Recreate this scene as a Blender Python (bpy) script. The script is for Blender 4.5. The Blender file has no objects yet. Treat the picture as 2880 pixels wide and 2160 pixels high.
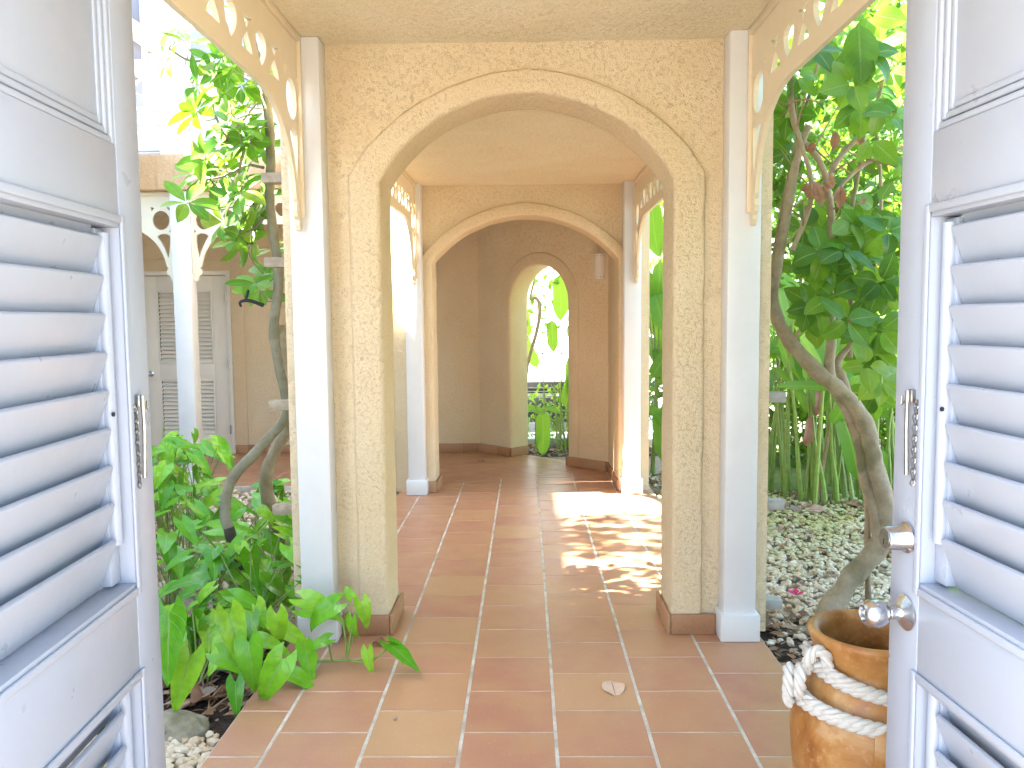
import bpy, bmesh, math, random
from mathutils import Vector, Matrix, noise

R = math.radians
S = bpy.context.scene
COL = S.collection
rnd = random.Random(11)

# ------------------------------------------------------------------ camera
cam_d = bpy.data.cameras.new("camera")
cam = bpy.data.objects.new("camera", cam_d)
COL.objects.link(cam)
pit, yaw, roll = 0.0797, -0.01745, -0.0096
Fv = Vector((math.sin(yaw) * math.cos(pit), math.cos(yaw) * math.cos(pit), -math.sin(pit)))
R0 = Vector((math.cos(yaw), -math.sin(yaw), 0)); U0 = R0.cross(Fv)
Rv = R0 * math.cos(roll) + U0 * math.sin(roll); Uv = -R0 * math.sin(roll) + U0 * math.cos(roll)
m = Matrix((Rv, Uv, -Fv)).transposed().to_4x4()
m.translation = (0, 0, 1.52)
cam.matrix_world = m
cam_d.sensor_width = 36; cam_d.lens = 28.635
cam_d.clip_start = 0.05; cam_d.clip_end = 500
S.camera = cam

# ------------------------------------------------------------------ sky, sun, exposure
sun_dir = Vector((-0.66, -0.035, 0.75)).normalized()          # towards the sun
W = bpy.data.worlds.new("World"); S.world = W; W.use_nodes = True
wn = W.node_tree.nodes; wl = W.node_tree.links
sky = wn.new("ShaderNodeTexSky"); sky.sky_type = 'NISHITA'; sky.sun_disc = False
sky.sun_elevation = math.asin(sun_dir.z)
sky.sun_rotation = math.atan2(sun_dir.x, sun_dir.y)
sky.air_density = 1.0; sky.dust_density = 1.5; sky.ozone_density = 1.0
wn["Background"].inputs[1].default_value = 0.10
wl.new(sky.outputs[0], wn["Background"].inputs[0])
sd = bpy.data.lights.new("sun", 'SUN'); sd.energy = 5.0; sd.angle = R(0.6); sd.color = (1.0, 0.95, 0.87)
so = bpy.data.objects.new("sun", sd); COL.objects.link(so)
so.rotation_euler = sun_dir.to_track_quat('Z', 'Y').to_euler(); so.location = (-20, -3, 25)
S.view_settings.view_transform = 'Standard'; S.view_settings.look = 'None'
S.view_settings.gamma = 1.0; S.view_settings.exposure = 3.76
S.cycles.max_bounces = 6; S.cycles.diffuse_bounces = 4; S.cycles.transmission_bounces = 3; S.cycles.glossy_bounces = 2
S.cycles.sample_clamp_indirect = 8.0
try:
    S.cycles.use_denoising = True
except Exception:
    pass

# ------------------------------------------------------------------ helpers: objects
WORLD_OFF = {}
def link(o, parent=None):
    COL.objects.link(o)
    if parent is not None:
        o.parent = parent
    return o
def tag(o, label, cat, group=None, kind=None):
    if label: o['label'] = label
    if cat: o['category'] = cat
    if group: o['group'] = group
    if kind: o['kind'] = kind
    return o
def empty(name, loc, label, cat, group=None):
    o = bpy.data.objects.new(name, None); link(o)
    o.empty_display_size = 0.05
    o.location = loc; WORLD_OFF[o.name] = Vector(loc)
    return tag(o, label, cat, group)
def off(o):
    return WORLD_OFF.get(o.name, Vector((0, 0, 0))) if o is not None else Vector((0, 0, 0))

class MB:
    """collects verts / faces (world coordinates) for one mesh"""
    def __init__(s): s.v = []; s.f = []; s.uv = None
    def add(s, vs, fs):
        b = len(s.v); s.v += [tuple(p) for p in vs]; s.f += [tuple(i + b for i in f) for f in fs]
    def box(s, a, b):
        x0, y0, z0 = a; x1, y1, z1 = b
        s.add([(x0,y0,z0),(x1,y0,z0),(x1,y1,z0),(x0,y1,z0),(x0,y0,z1),(x1,y0,z1),(x1,y1,z1),(x0,y1,z1)],
              [(0,3,2,1),(4,5,6,7),(0,1,5,4),(1,2,6,5),(2,3,7,6),(3,0,4,7)])
    def obox(s, c, ax, ay, az, hx, hy, hz):
        c = Vector(c); q = []
        for k in (-1, 1):
            for (i, j) in ((-1,-1),(1,-1),(1,1),(-1,1)):
                q.append(c + ax*hx*i + ay*hy*j + az*hz*k)
        s.add(q, [(0,3,2,1),(4,5,6,7),(0,1,5,4),(1,2,6,5),(2,3,7,6),(3,0,4,7)])
    def bar(s, a, b, w, h, up=Vector((0,0,1))):
        a = Vector(a); b = Vector(b); d = b - a; L = d.length; d.normalize()
        sx = d.cross(up)
        if sx.length < 1e-4: sx = d.cross(Vector((0,1,0)))
        sx.normalize(); u = sx.cross(d)
        s.obox((a + b)/2, d, sx, u, L/2, w/2, h/2)
    def tube(s, pts, rad, n=8, cap=True, wob=0.0):
        pts = [Vector(p) for p in pts]; N = len(pts)
        if not hasattr(rad, '__len__'): rad = [rad]*N
        up = None; rings = []
        for i in range(N):
            d = (pts[min(i+1, N-1)] - pts[max(i-1, 0)])
            if d.length < 1e-7: d = Vector((0,0,1))
            d.normalize()
            if up is None:
                up = Vector((0,0,1)) if abs(d.z) < .9 else Vector((1,0,0))
            a = d.cross(up); a.normalize(); b = a.cross(d); up = b
            ring = []
            for k in range(n):
                t = 2*math.pi*k/n; r = rad[i]
                if wob: r *= 1 + wob*noise.noise(pts[i]*14 + Vector((math.cos(t), math.sin(t), 0))*1.3)
                ring.append(pts[i] + a*math.cos(t)*r + b*math.sin(t)*r)
            rings.append(ring)
        vs = [p for r_ in rings for p in r_]; fs = []
        for i in range(N-1):
            for k in range(n):
                k2 = (k+1) % n
                fs.append((i*n+k, i*n+k2, (i+1)*n+k2, (i+1)*n+k))
        if cap:
            fs.append(tuple(range(n-1, -1, -1))); fs.append(tuple((N-1)*n+k for k in range(n)))
        s.add(vs, fs)
    def lathe(s, prof, c, n=32, axis=None, a0=0, a1=2*math.pi):
        c = Vector(c); full = abs(a1-a0-2*math.pi) < 1e-5
        M = axis or Matrix.Identity(3); m_ = n if full else n+1; vs = []; fs = []
        for (r, z) in prof:
            for k in range(m_):
                t = a0 + (a1-a0)*k/n
                vs.append(c + M @ Vector((r*math.cos(t), r*math.sin(t), z)))
        for i in range(len(prof)-1):
            for k in range(n if full else n):
                k2 = (k+1) % m_ if full else k+1
                fs.append((i*m_+k, i*m_+k2, (i+1)*m_+k2, (i+1)*m_+k))
        s.add(vs, fs)
    def prism(s, poly, z0, z1):
        n = len(poly)
        vs = [(x, y, z0) for x, y in poly] + [(x, y, z1) for x, y in poly]
        fs = [tuple(range(n-1, -1, -1)), tuple(range(n, 2*n))]
        for i in range(n):
            j = (i+1) % n; fs.append((i, j, n+j, n+i))
        s.add(vs, fs)
    def mesh(s, name, o=Vector((0,0,0)), bevel=0, seg=2, smooth=True, ang=35, fix=True):
        me = bpy.data.meshes.new(name)
        me.from_pydata([tuple(Vector(p) - o) for p in s.v], [], s.f)
        bm = bmesh.new(); bm.from_mesh(me)
        if fix: bmesh.ops.recalc_face_normals(bm, faces=bm.faces)
        if bevel:
            es = [e for e in bm.edges if len(e.link_faces) == 2 and e.calc_face_angle(0) > R(40)]
            bmesh.ops.bevel(bm, geom=es, offset=bevel, segments=seg, profile=.5, affect='EDGES', clamp_overlap=True)
        if smooth:
            for f in bm.faces: f.smooth = True
            for e in bm.edges:
                if len(e.link_faces) == 2 and e.calc_face_angle(0) > R(ang): e.smooth = False
        bm.to_mesh(me); bm.free()
        return me
    def obj(s, name, mat, parent=None, **k):
        me = s.mesh(name, off(parent), **k)
        if mat: me.materials.append(mat)
        o = bpy.data.objects.new(name, me); link(o, parent)
        WORLD_OFF[o.name] = Vector(off(parent))
        return o

def kindset(o, k): o['kind'] = k; return o

# ------------------------------------------------------------------ helpers: materials
def mat_new(name):
    m_ = bpy.data.materials.new(name); m_.use_nodes = True
    return m_, m_.node_tree.nodes, m_.node_tree.links, m_.node_tree.nodes["Principled BSDF"]
def nz(n, l, vec, scale, detail=3, rough=.5, dist=0):
    t = n.new("ShaderNodeTexNoise"); t.inputs["Scale"].default_value = scale; t.inputs["Detail"].default_value = detail
    t.inputs["Roughness"].default_value = rough; t.inputs["Distortion"].default_value = dist
    if vec is not None: l.new(vec, t.inputs["Vector"])
    return t.outputs["Fac"]
def mr(n, l, v, a, b, c=0, d=1, smooth=False):
    t = n.new("ShaderNodeMapRange"); l.new(v, t.inputs["Value"])
    t.inputs["From Min"].default_value = a; t.inputs["From Max"].default_value = b
    t.inputs["To Min"].default_value = c; t.inputs["To Max"].default_value = d
    if smooth: t.interpolation_type = 'SMOOTHSTEP'
    return t.outputs["Result"]
def mth(n, l, op, a, b=None):
    t = n.new("ShaderNodeMath"); t.operation = op
    for i, x in enumerate((a, b)):
        if x is None: continue
        if hasattr(x, 'links'): l.new(x, t.inputs[i])
        else: t.inputs[i].default_value = x
    return t.outputs[0]
def mix(n, l, fac, a, b):
    t = n.new("ShaderNodeMix"); t.data_type = 'RGBA'
    for s_, x in ((t.inputs["Factor"], fac), (t.inputs["A"], a), (t.inputs["B"], b)):
        if hasattr(x, 'links'): l.new(x, s_)
        elif isinstance(x, tuple): s_.default_value = (*x[:3], 1)
        else: s_.default_value = x
    return t.outputs["Result"]
def ramp(n, l, v, stops, const=False):
    t = n.new("ShaderNodeValToRGB"); l.new(v, t.inputs[0]); e = t.color_ramp.elements
    if const: t.color_ramp.interpolation = 'CONSTANT'
    while len(e) < len(stops): e.new(.5)
    for x, (p, c) in zip(e, stops): x.position = p; x.color = (*c, 1)
    return t.outputs[0]
def bump(n, l, bs, h, strength, dist=.01):
    t = n.new("ShaderNodeBump"); l.new(h, t.inputs["Height"]); t.inputs["Strength"].default_value = strength
    t.inputs["Distance"].default_value = dist; l.new(t.outputs[0], bs.inputs["Normal"])
def pos(n):
    return n.new("ShaderNodeNewGeometry").outputs["Position"]
def orand(n): return n.new("ShaderNodeObjectInfo").outputs["Random"]
def irand(n): return n.new("ShaderNodeNewGeometry").outputs["Random Per Island"]

def make_stucco(name, c1, c2, speck=(.24, .145, .07)):
    m_, n, l, b = mat_new(name); p = pos(n)
    big = nz(n, l, p, 2.2, 2, .6); fine = nz(n, l, p, 150, 1, .65)
    w1 = nz(n, l, p, 120, 0, .5, 1.4)
    worm = mr(n, l, mth(n, l, 'ABSOLUTE', mth(n, l, 'SUBTRACT', w1, .5)), .0, .03, 1, 0, True)
    msk = mr(n, l, nz(n, l, p, 60, 0, .5, 0), .50, .62, 0, 1)
    patch = mr(n, l, nz(n, l, p, 3.4, 1, .6), .35, .65, .35, 1)
    wm = mth(n, l, 'MULTIPLY', mth(n, l, 'MULTIPLY', worm, msk), patch)
    c = mix(n, l, mr(n, l, big, .35, .65), c1, c2)
    c = mix(n, l, mr(n, l, fine, .40, .66, 0, .32), c, tuple(x*.66 for x in c1))
    c = mix(n, l, mth(n, l, 'MULTIPLY', wm, .52), c, speck)
    l.new(c, b.inputs["Base Color"]); b.inputs["Roughness"].default_value = .93
    b.inputs["Specular IOR Level"].default_value = .2
    h = mth(n, l, 'SUBTRACT', mth(n, l, 'ADD', mth(n, l, 'MULTIPLY', fine, .7), mth(n, l, 'MULTIPLY', nz(n, l, p, 40, 2, .6), .9)), mth(n, l, 'MULTIPLY', wm, .9))
    bump(n, l, b, h, .8, .007)
    return m_
M = {}
M['stucco'] = make_stucco("stucco_buff", (.80, .655, .435), (.765, .605, .38))
M['stucco_ceiling'] = make_stucco("stucco_ceiling", (.88, .775, .56), (.85, .73, .505), (.34, .24, .14))

def make_beam():
    m_, n, l, b = mat_new("stucco_stained"); p = pos(n)
    fine = nz(n, l, p, 60, 4, .65); st = nz(n, l, p, 1.6, 4, .6)
    mp = n.new("ShaderNodeMapping"); l.new(p, mp.inputs[0]); mp.inputs["Scale"].default_value = (5, 5, .5)
    run = mr(n, l, nz(n, l, mp.outputs[0], 1.4, 4, .6), .52, .68, 0, .75, True)
    c = mix(n, l, mr(n, l, st, .35, .65), (.70, .50, .30), (.56, .34, .17))
    c = mix(n, l, run, c, (.34, .19, .085))
    c = mix(n, l, mr(n, l, fine, .42, .62, 0, .3), c, (.35, .2, .1))
    l.new(c, b.inputs["Base Color"]); b.inputs["Roughness"].default_value = .95
    bump(n, l, b, fine, .8, .012)
    return m_
M['beam'] = make_beam()

def make_paint(name, c, rough=.38, grime=.06, bs=.12):
    m_, n, l, b = mat_new(name); p = pos(n)
    big = nz(n, l, p, 5, 4, .6)
    cc = mix(n, l, mr(n, l, big, .4, .75, 0, grime*4), c, tuple(x*.84 for x in c))
    sp = mr(n, l, nz(n, l, p, 75, 2), .73, .77, 0, .22)
    cc = mix(n, l, sp, cc, (c[0]*.6, c[1]*.56, c[2]*.5))
    l.new(cc, b.inputs["Base Color"]); l.new(mr(n, l, nz(n, l, p, 14, 3), .3, .7, rough-.06, rough+.1), b.inputs["Roughness"])
    mp = n.new("ShaderNodeMapping"); l.new(p, mp.inputs[0]); mp.inputs["Scale"].default_value = (1, 1, .2)
    bump(n, l, b, nz(n, l, mp.outputs[0], 60, 1, .6), bs, .003)
    return m_
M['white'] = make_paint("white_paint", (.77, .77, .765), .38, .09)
M['door_shade_white'] = make_paint("door_shade_white_paint", (.37, .405, .475), .33, .05, .10)  # white doors; shade and skylight blue are mixed into this base colour
M['cream'] = make_paint("cream_paint", (.82, .70, .50), .42)
M['pale_cream'] = make_paint("pale_cream_paint", (.82, .74, .56), .42)
M['ivory'] = make_paint("ivory_paint", (.80, .76, .66), .45)
M['lamp'] = make_paint("lamp_ceramic", (.80, .74, .64), .6)

def make_tile():
    m_, n, l, b = mat_new("terracotta_tile"); p = pos(n); r = orand(n)
    tc = n.new("ShaderNodeTexCoord").outputs["Object"]
    c = ramp(n, l, r, [(0, (.45, .200, .122)), (.2, (.49, .235, .138)), (.42, (.475, .218, .138)), (.62, (.50, .250, .138)), (.8, (.46, .205, .132)), (.93, (.51, .265, .14)), (1, (.55, .32, .165))])
    vo = n.new("ShaderNodeVectorMath"); vo.operation = 'ADD'; l.new(tc, vo.inputs[0])
    cx_ = n.new("ShaderNodeCombineXYZ"); l.new(mth(n, l, 'MULTIPLY', r, 37.0), cx_.inputs[0]); l.new(mth(n, l, 'MULTIPLY', r, 91.0), cx_.inputs[1]); l.new(cx_.outputs[0], vo.inputs[1])
    blot = mr(n, l, nz(n, l, vo.outputs[0], 4.2, 3, .5), .30, .72, 0, .62, True)
    c = mix(n, l, blot, c, (.53, .305, .150))
    fs = nz(n, l, p, 420, 2, .6)
    c = mix(n, l, mr(n, l, fs, .5, .72, 0, .4), c, (.20, .085, .045))
    c = mix(n, l, mr(n, l, nz(n, l, p, 95, 2, .5), .69, .73, 0, .55), c, (.66, .50, .36))
    l.new(c, b.inputs["Base Color"])
    l.new(mr(n, l, nz(n, l, p, 6, 5, .65), .3, .7, .29, .44), b.inputs["Roughness"])
    b.inputs["Specular IOR Level"].default_value = .5
    bump(n, l, b, mth(n, l, 'ADD', fs, mth(n, l, 'MULTIPLY', nz(n, l, p, 9, 3), 2.5)), .10, .003)
    return m_
M['tile'] = make_tile()
def make_skirt():
    m_, n, l, b = mat_new("skirting_tile"); p = pos(n); r = orand(n)
    c = ramp(n, l, r, [(0, (.36, .175, .085)), (.5, (.42, .22, .11)), (1, (.47, .265, .14))])
    c = mix(n, l, mr(n, l, nz(n, l, p, 60, 3), .5, .75, 0, .4), c, (.26, .12, .06))
    l.new(c, b.inputs["Base Color"]); b.inputs["Roughness"].default_value = .45
    return m_
M['skirt'] = make_skirt()
def simple(name, c1, c2, scale, rough=.8, bs=.3, bd=.01, metal=0, spec=.4, detail=4):
    m_, n, l, b = mat_new(name); p = pos(n)
    f = nz(n, l, p, scale, detail, .6)
    l.new(mix(n, l, mr(n, l, f, .35, .65), c1, c2), b.inputs["Base Color"])
    b.inputs["Roughness"].default_value = rough; b.inputs["Metallic"].default_value = metal
    b.inputs["Specular IOR Level"].default_value = spec
    if bs: bump(n, l, b, f, bs, bd)
    return m_
M['grout'] = simple("grout", (.70, .65, .56), (.44, .38, .30), 9, .95, .3, .003)
M['soil'] = simple("dark_soil", (.035, .024, .017), (.085, .058, .038), 26, .95, 1.0, .03)
M['ground'] = simple("ground_gravel", (.46, .40, .31), (.28, .23, .17), 55, .95, 1.0, .02)
M['moss'] = simple("moss", (.085, .13, .03), (.16, .17, .06), 38, .95, 1.0, .02)
M['wood'] = simple("weathered_wood", (.44, .37, .28), (.31, .25, .18), 30, .8, .3, .004)
M['greywood'] = simple("painted_batten", (.44, .43, .41), (.36, .35, .33), 30, .7, .2, .003)
M['steel'] = simple("brushed_steel", (.60, .60, .61), (.52, .52, .53), 200, .24, .05, .001, 1.0)
M['chrome'] = simple("bolt_metal", (.42, .40, .38), (.30, .29, .28), 80, .32, .05, .001, 1.0)
M['dark'] = simple("dark_gap", (.02, .02, .02), (.03, .03, .03), 10, .8, 0)
M['black_plastic'] = simple("black_plastic", (.015, .015, .017), (.03, .03, .03), 20, .45, 0)
M['rubber'] = simple("rubber", (.02, .02, .02), (.03, .03, .03), 20, .8, 0)
M['paving'] = simple("paving", (.55, .56, .58), (.47, .48, .50), 4, .85, .2, .004)
M['forecourt'] = simple("forecourt_paving", (.38, .35, .31), (.33, .31, .27), 5, .9, .2, .004)
M['rock'] = simple("mossy_rock", (.20, .18, .10), (.33, .30, .22), 16, .9, .8, .02)
M['housewhite'] = simple("house_white", (.80, .80, .80), (.74, .74, .75), 3, .8, .1, .004)
M['roofgrey'] = simple("roof_shingle", (.30, .25, .21), (.22, .18, .15), 8, .9, .3, .01)
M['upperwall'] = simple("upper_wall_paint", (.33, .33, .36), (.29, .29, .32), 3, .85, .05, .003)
M['shade_lilac'] = simple("painted_shade_grey", (.075, .072, .088), (.06, .06, .075), 4, .85, 0)  # dark tone that paints the shade seen between the balcony rails
M['pink'] = simple("pink_petal", (.75, .03, .18), (.6, .02, .12), 30, .6, 0)
M['mulch'] = None

def make_island(name, stops, rough=.85, scale=40, bs=.4, tint=None):
    m_, n, l, b = mat_new(name); p = pos(n)
    c = ramp(n, l, irand(n), stops)
    c = mix(n, l, mr(n, l, nz(n, l, p, scale, 3), .4, .7, 0, .4), c, tuple(x*.6 for x in stops[0][1]))
    if tint:
        gy = n.new("ShaderNodeSeparateXYZ"); l.new(p, gy.inputs[0])
        f = mth(n, l, 'MULTIPLY', mr(n, l, gy.outputs[1], tint[0], tint[1], 0, 1, True), mr(n, l, nz(n, l, p, 3.5, 3), .3, .6, .35, .95))
        c = mix(n, l, f, c, tint[2])
    l.new(c, b.inputs["Base Color"]); b.inputs["Roughness"].default_value = rough
    if bs: bump(n, l, b, nz(n, l, p, scale*2, 3), bs, .004)
    return m_
PEB = [(0, (.68, .56, .38)), (.3, (.78, .68, .50)), (.55, (.62, .47, .29)), (.75, (.82, .75, .60)), (.9, (.64, .48, .32)), (1, (.42, .30, .18))]
M['pebble'] = make_island("white_pebbles", PEB)
M['pebble_moss'] = make_island("mossy_pebbles", PEB, tint=(4.2, 6.2, (.40, .37, .12)))
M['litter'] = make_island("leaf_litter", [(0, (.20, .10, .045)), (.3, (.33, .18, .09)), (.6, (.45, .30, .19)), (.8, (.12, .065, .03)), (1, (.55, .43, .33))], .8, 30, .2)
M['twig'] = make_island("dry_twigs", [(0, (.36, .23, .12)), (.5, (.47, .34, .2)), (1, (.25, .16, .09))], .85, 50, .3)

def make_leaf(name, cols, trans=(.30, .50, .04), tw=.35, rough=.38, isl=False, rib=(.30, .42, .14), veins=9, spots=None):
    m_, n, l, b = mat_new(name)
    r = irand(n) if isl else orand(n)
    c = ramp(n, l, r, cols)
    tt = ramp(n, l, r, [(0, tuple(x*.75 for x in trans)), (1, trans)])
    p = pos(n)
    c = mix(n, l, mr(n, l, nz(n, l, p, 30, 1), .4, .7, 0, .35), c, tuple(x*.65 for x in cols[0][1]))
    if spots:
        sp = mr(n, l, nz(n, l, p, 16, 3, .7), .60, .70, 0, .8)
        c = mix(n, l, sp, c, spots)
    if not isl:
        uv = n.new("ShaderNodeTexCoord").outputs["UV"]; sx = n.new("ShaderNodeSeparateXYZ"); l.new(uv, sx.inputs[0])
        ax = mth(n, l, 'ABSOLUTE', mth(n, l, 'SUBTRACT', sx.outputs[0], .5))
        mid = mr(n, l, ax, .012, .04, .85, 0, True)
        ph = mth(n, l, 'FRACT', mth(n, l, 'SUBTRACT', mth(n, l, 'MULTIPLY', sx.outputs[1], veins), mth(n, l, 'MULTIPLY', ax, 4.5)))
        ve = mr(n, l, mth(n, l, 'ABSOLUTE', mth(n, l, 'SUBTRACT', ph, .5)), .0, .09, .38, 0, True)
        vv = mth(n, l, 'MAXIMUM', mid, ve)
        c = mix(n, l, vv, c, rib)
        bump(n, l, b, mth(n, l, 'SUBTRACT', 1.0, vv), .35, .004)
    l.new(c, b.inputs["Base Color"]); b.inputs["Roughness"].default_value = rough
    b.inputs["Specular IOR Level"].default_value = .34
    tr = n.new("ShaderNodeBsdfTranslucent"); l.new(tt, tr.inputs[0])
    mx = n.new("ShaderNodeMixShader"); mx.inputs[0].default_value = tw
    l.new(b.outputs[0], mx.inputs[1]); l.new(tr.outputs[0], mx.inputs[2])
    l.new(mx.outputs[0], n["Material Output"].inputs[0])
    return m_
G1 = [(0, (.07, .25, .012)), (.5, (.13, .36, .016)), (.85, (.20, .42, .018)), (1, (.34, .43, .02))]
G2 = [(0, (.045, .16, .024)), (.45, (.075, .235, .025)), (.8, (.12, .31, .022)), (1, (.22, .43, .022))]
G3 = [(0, (.06, .27, .010)), (.35, (.11, .39, .012)), (.7, (.19, .50, .015)), (1, (.31, .56, .025))]
M['leaf_vine'] = make_leaf("vine_leaf", G1, (.20, .36, .02), .20, .36, spots=(.24, .22, .03))
M['leaf_shrub'] = make_leaf("shrub_leaf", G2, (.25, .46, .03), .36, .36)
M['leaf_lime'] = make_leaf("young_leaf", [(0, (.14, .30, .03)), (1, (.22, .38, .04))], (.35, .60, .04), .42, .34)
M['leaf_philo'] = make_leaf("philodendron_leaf", G3, (.26, .48, .03), .15, .22, rib=(.22, .38, .10), veins=7)
M['leaf_heli'] = make_leaf("heliconia_leaf", [(0, (.09, .24, .03)), (1, (.15, .32, .04))], (.38, .62, .05), .45, .38, veins=26, rib=(.30, .46, .10))
M['leaf_dry'] = make_leaf("dry_leaf", [(0, (.33, .17, .10)), (.5, (.44, .25, .155)), (1, (.54, .36, .25))], (.4, .2, .1), .2, .7, rib=(.3, .14, .08))
M['leaf_tan'] = make_leaf("tan_leaf", [(0, (.78, .56, .40)), (1, (.80, .60, .43))], (.5, .3, .2), .15, .7, rib=(.38, .18, .1))
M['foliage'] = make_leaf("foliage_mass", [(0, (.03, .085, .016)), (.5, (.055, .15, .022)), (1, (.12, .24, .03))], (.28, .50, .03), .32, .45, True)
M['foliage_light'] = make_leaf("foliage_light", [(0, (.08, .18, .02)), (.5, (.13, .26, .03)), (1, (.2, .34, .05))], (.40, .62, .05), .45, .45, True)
M['stem_green'] = make_island("green_stem", [(0, (.16, .26, .045)), (.5, (.22, .34, .06)), (.8, (.30, .36, .10)), (1, (.42, .30, .10))], .45, 30, .15)
def make_bark(name, c1, c2, c3):
    m_, n, l, b = mat_new(name); p = pos(n)
    f = nz(n, l, p, 9, 5, .65); f2 = nz(n, l, p, 45, 4, .6)
    c = mix(n, l, mr(n, l, f, .38, .62), c1, c2)
    c = mix(n, l, mr(n, l, nz(n, l, p, 4, 3), .58, .66, 0, .8), c, c3)
    c = mix(n, l, mr(n, l, f2, .5, .75, 0, .5), c, tuple(x*.5 for x in c1))
    l.new(c, b.inputs["Base Color"]); b.inputs["Roughness"].default_value = .82
    bump(n, l, b, mth(n, l, 'ADD', f, f2), .5, .008)
    return m_
M['bark'] = make_bark("pale_bark", (.40, .33, .22), (.30, .24, .15), (.15, .155, .07))
M['bark_dark'] = make_bark("dark_bark", (.075, .062, .04), (.045, .038, .026), (.10, .10, .05))
M['bark_grey'] = make_bark("grey_bark", (.27, .25, .17), (.20, .185, .115), (.12, .12, .06))

def make_terracotta():
    m_, n, l, b = mat_new("jar_terracotta"); p = pos(n)
    f = nz(n, l, p, 5.5, 5, .62, .6)
    c = ramp(n, l, f, [(.25, (.20, .065, .012)), (.42, (.36, .14, .03)), (.55, (.45, .215, .06)), (.68, (.54, .32, .14)), (.8, (.40, .16, .04))])
    c = mix(n, l, mr(n, l, nz(n, l, p, 60, 3), .55, .75, 0, .3), c, (.62, .45, .27))
    l.new(c, b.inputs["Base Color"]); l.new(mr(n, l, f, .3, .7, .35, .6), b.inputs["Roughness"])
    bump(n, l, b, nz(n, l, p, 25, 4), .15, .006)
    return m_
M['jar'] = make_terracotta()
def make_rope():
    m_, n, l, b = mat_new("white_rope"); p = pos(n)
    c = mix(n, l, mr(n, l, nz(n, l, p, 30, 3), .5, .8, 0, .5), (.62, .59, .53), (.52, .40, .29))
    l.new(c, b.inputs["Base Color"]); b.inputs["Roughness"].default_value = .75
    bump(n, l, b, nz(n, l, p, 380, 2), .4, .003)
    return m_
M['rope'] = make_rope()
def make_glass():
    m_, n, l, b = mat_new("window_glass")
    b.inputs["Base Color"].default_value = (.62, .68, .72, 1); b.inputs["Roughness"].default_value = .04
    return m_
M['glass'] = make_glass()
def make_car():
    m_, n, l, b = mat_new("car_white")
    b.inputs["Base Color"].default_value = (.78, .79, .80, 1); b.inputs["Roughness"].default_value = .2
    b.inputs["Coat Weight"].default_value = .6
    return m_
M['car'] = make_car()

# ================================================================== SETTING
# ---- ground sheet
g = MB(); N = 40
def gx(i, a, b, k): return a + (b-a)*i/k
g.add([(-150,-150,-.065),(150,-150,-.065),(150,200,-.065),(-150,200,-.065)], [(0,1,2,3)])
kindset(g.obj("ground", M['ground'], smooth=False), 'structure')

# ---- floor slab with single tiles
Pf0 = Vector((-.53, 9.28)); Pf1 = Vector((.81, 8.02))
fd = (Pf1-Pf0).normalized(); fn = Vector((-fd.y, fd.x))          # fn points outside
if fn.y < 0: fn = -fn
fl = MB()
fl.prism([(-1.129,-.4),(1.105,-.4),(1.105,7.40),(-1.129,7.40)], -.16, -.0016)
q0 = Pf0+fn*.2; q1 = Pf1+fn*.2
fl.prism([(-7,7.40),(.98,7.40),(.98,8.05),(q1.x,q1.y),(q0.x,q0.y),(-.40,9.33),(-7,9.33)], -.16, -.0016)
floor = kindset(fl.obj("floor", M['grout'], smooth=False), 'structure')
CXL = [-1.129, -.9328, -.5894, -.2459, .0975, .4409, .7844, 1.105]
PZ = .33369; Y0 = 2.892
def clip(poly, a, nrm):
    """keep the side where (p-a).nrm <= 0"""
    out = []; a = Vector(a); nrm = Vector(nrm)
    for i in range(len(poly)):
        p = Vector(poly[i]); q = Vector(poly[(i+1) % len(poly)])
        dp = (p-a).dot(nrm); dq = (q-a).dot(nrm)
        if dp <= 0: out.append(p)
        if dp*dq < 0: out.append(p + (q-p)*(dp/(dp-dq)))
    return out
def area(poly):
    return abs(sum(poly[i][0]*poly[(i+1) % len(poly)][1]-poly[(i+1) % len(poly)][0]*poly[i][1] for i in range(len(poly))))/2
TILE_ME = {}
def tile_mesh(poly, zt):
    b = MB(); b.prism([(p[0], p[1]) for p in poly], -.010, 0)
    me = b.mesh("tile", bevel=.0014, seg=1, smooth=False); me.materials.append(M['tile']); return me
def put_tile(poly, key=None, ang=0):
    c = sum((Vector(p) for p in poly), Vector((0, 0)))/len(poly)
    zt = rnd.uniform(-.0006, .0006)
    if key and key in TILE_ME: me = TILE_ME[key]
    else:
        ca, sa = math.cos(-ang), math.sin(-ang)
        loc = [((Vector(p)-c).x*ca-(Vector(p)-c).y*sa, (Vector(p)-c).x*sa+(Vector(p)-c).y*ca) for p in poly]
        me = tile_mesh(loc, zt)
        if key: TILE_ME[key] = me
    o = bpy.data.objects.new("tile", me); link(o, floor)
    o.location = (c.x, c.y, zt); o.rotation_euler = (rnd.uniform(-.0012, .0012), rnd.uniform(-.0012, .0012), ang)
J = .0065
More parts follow.
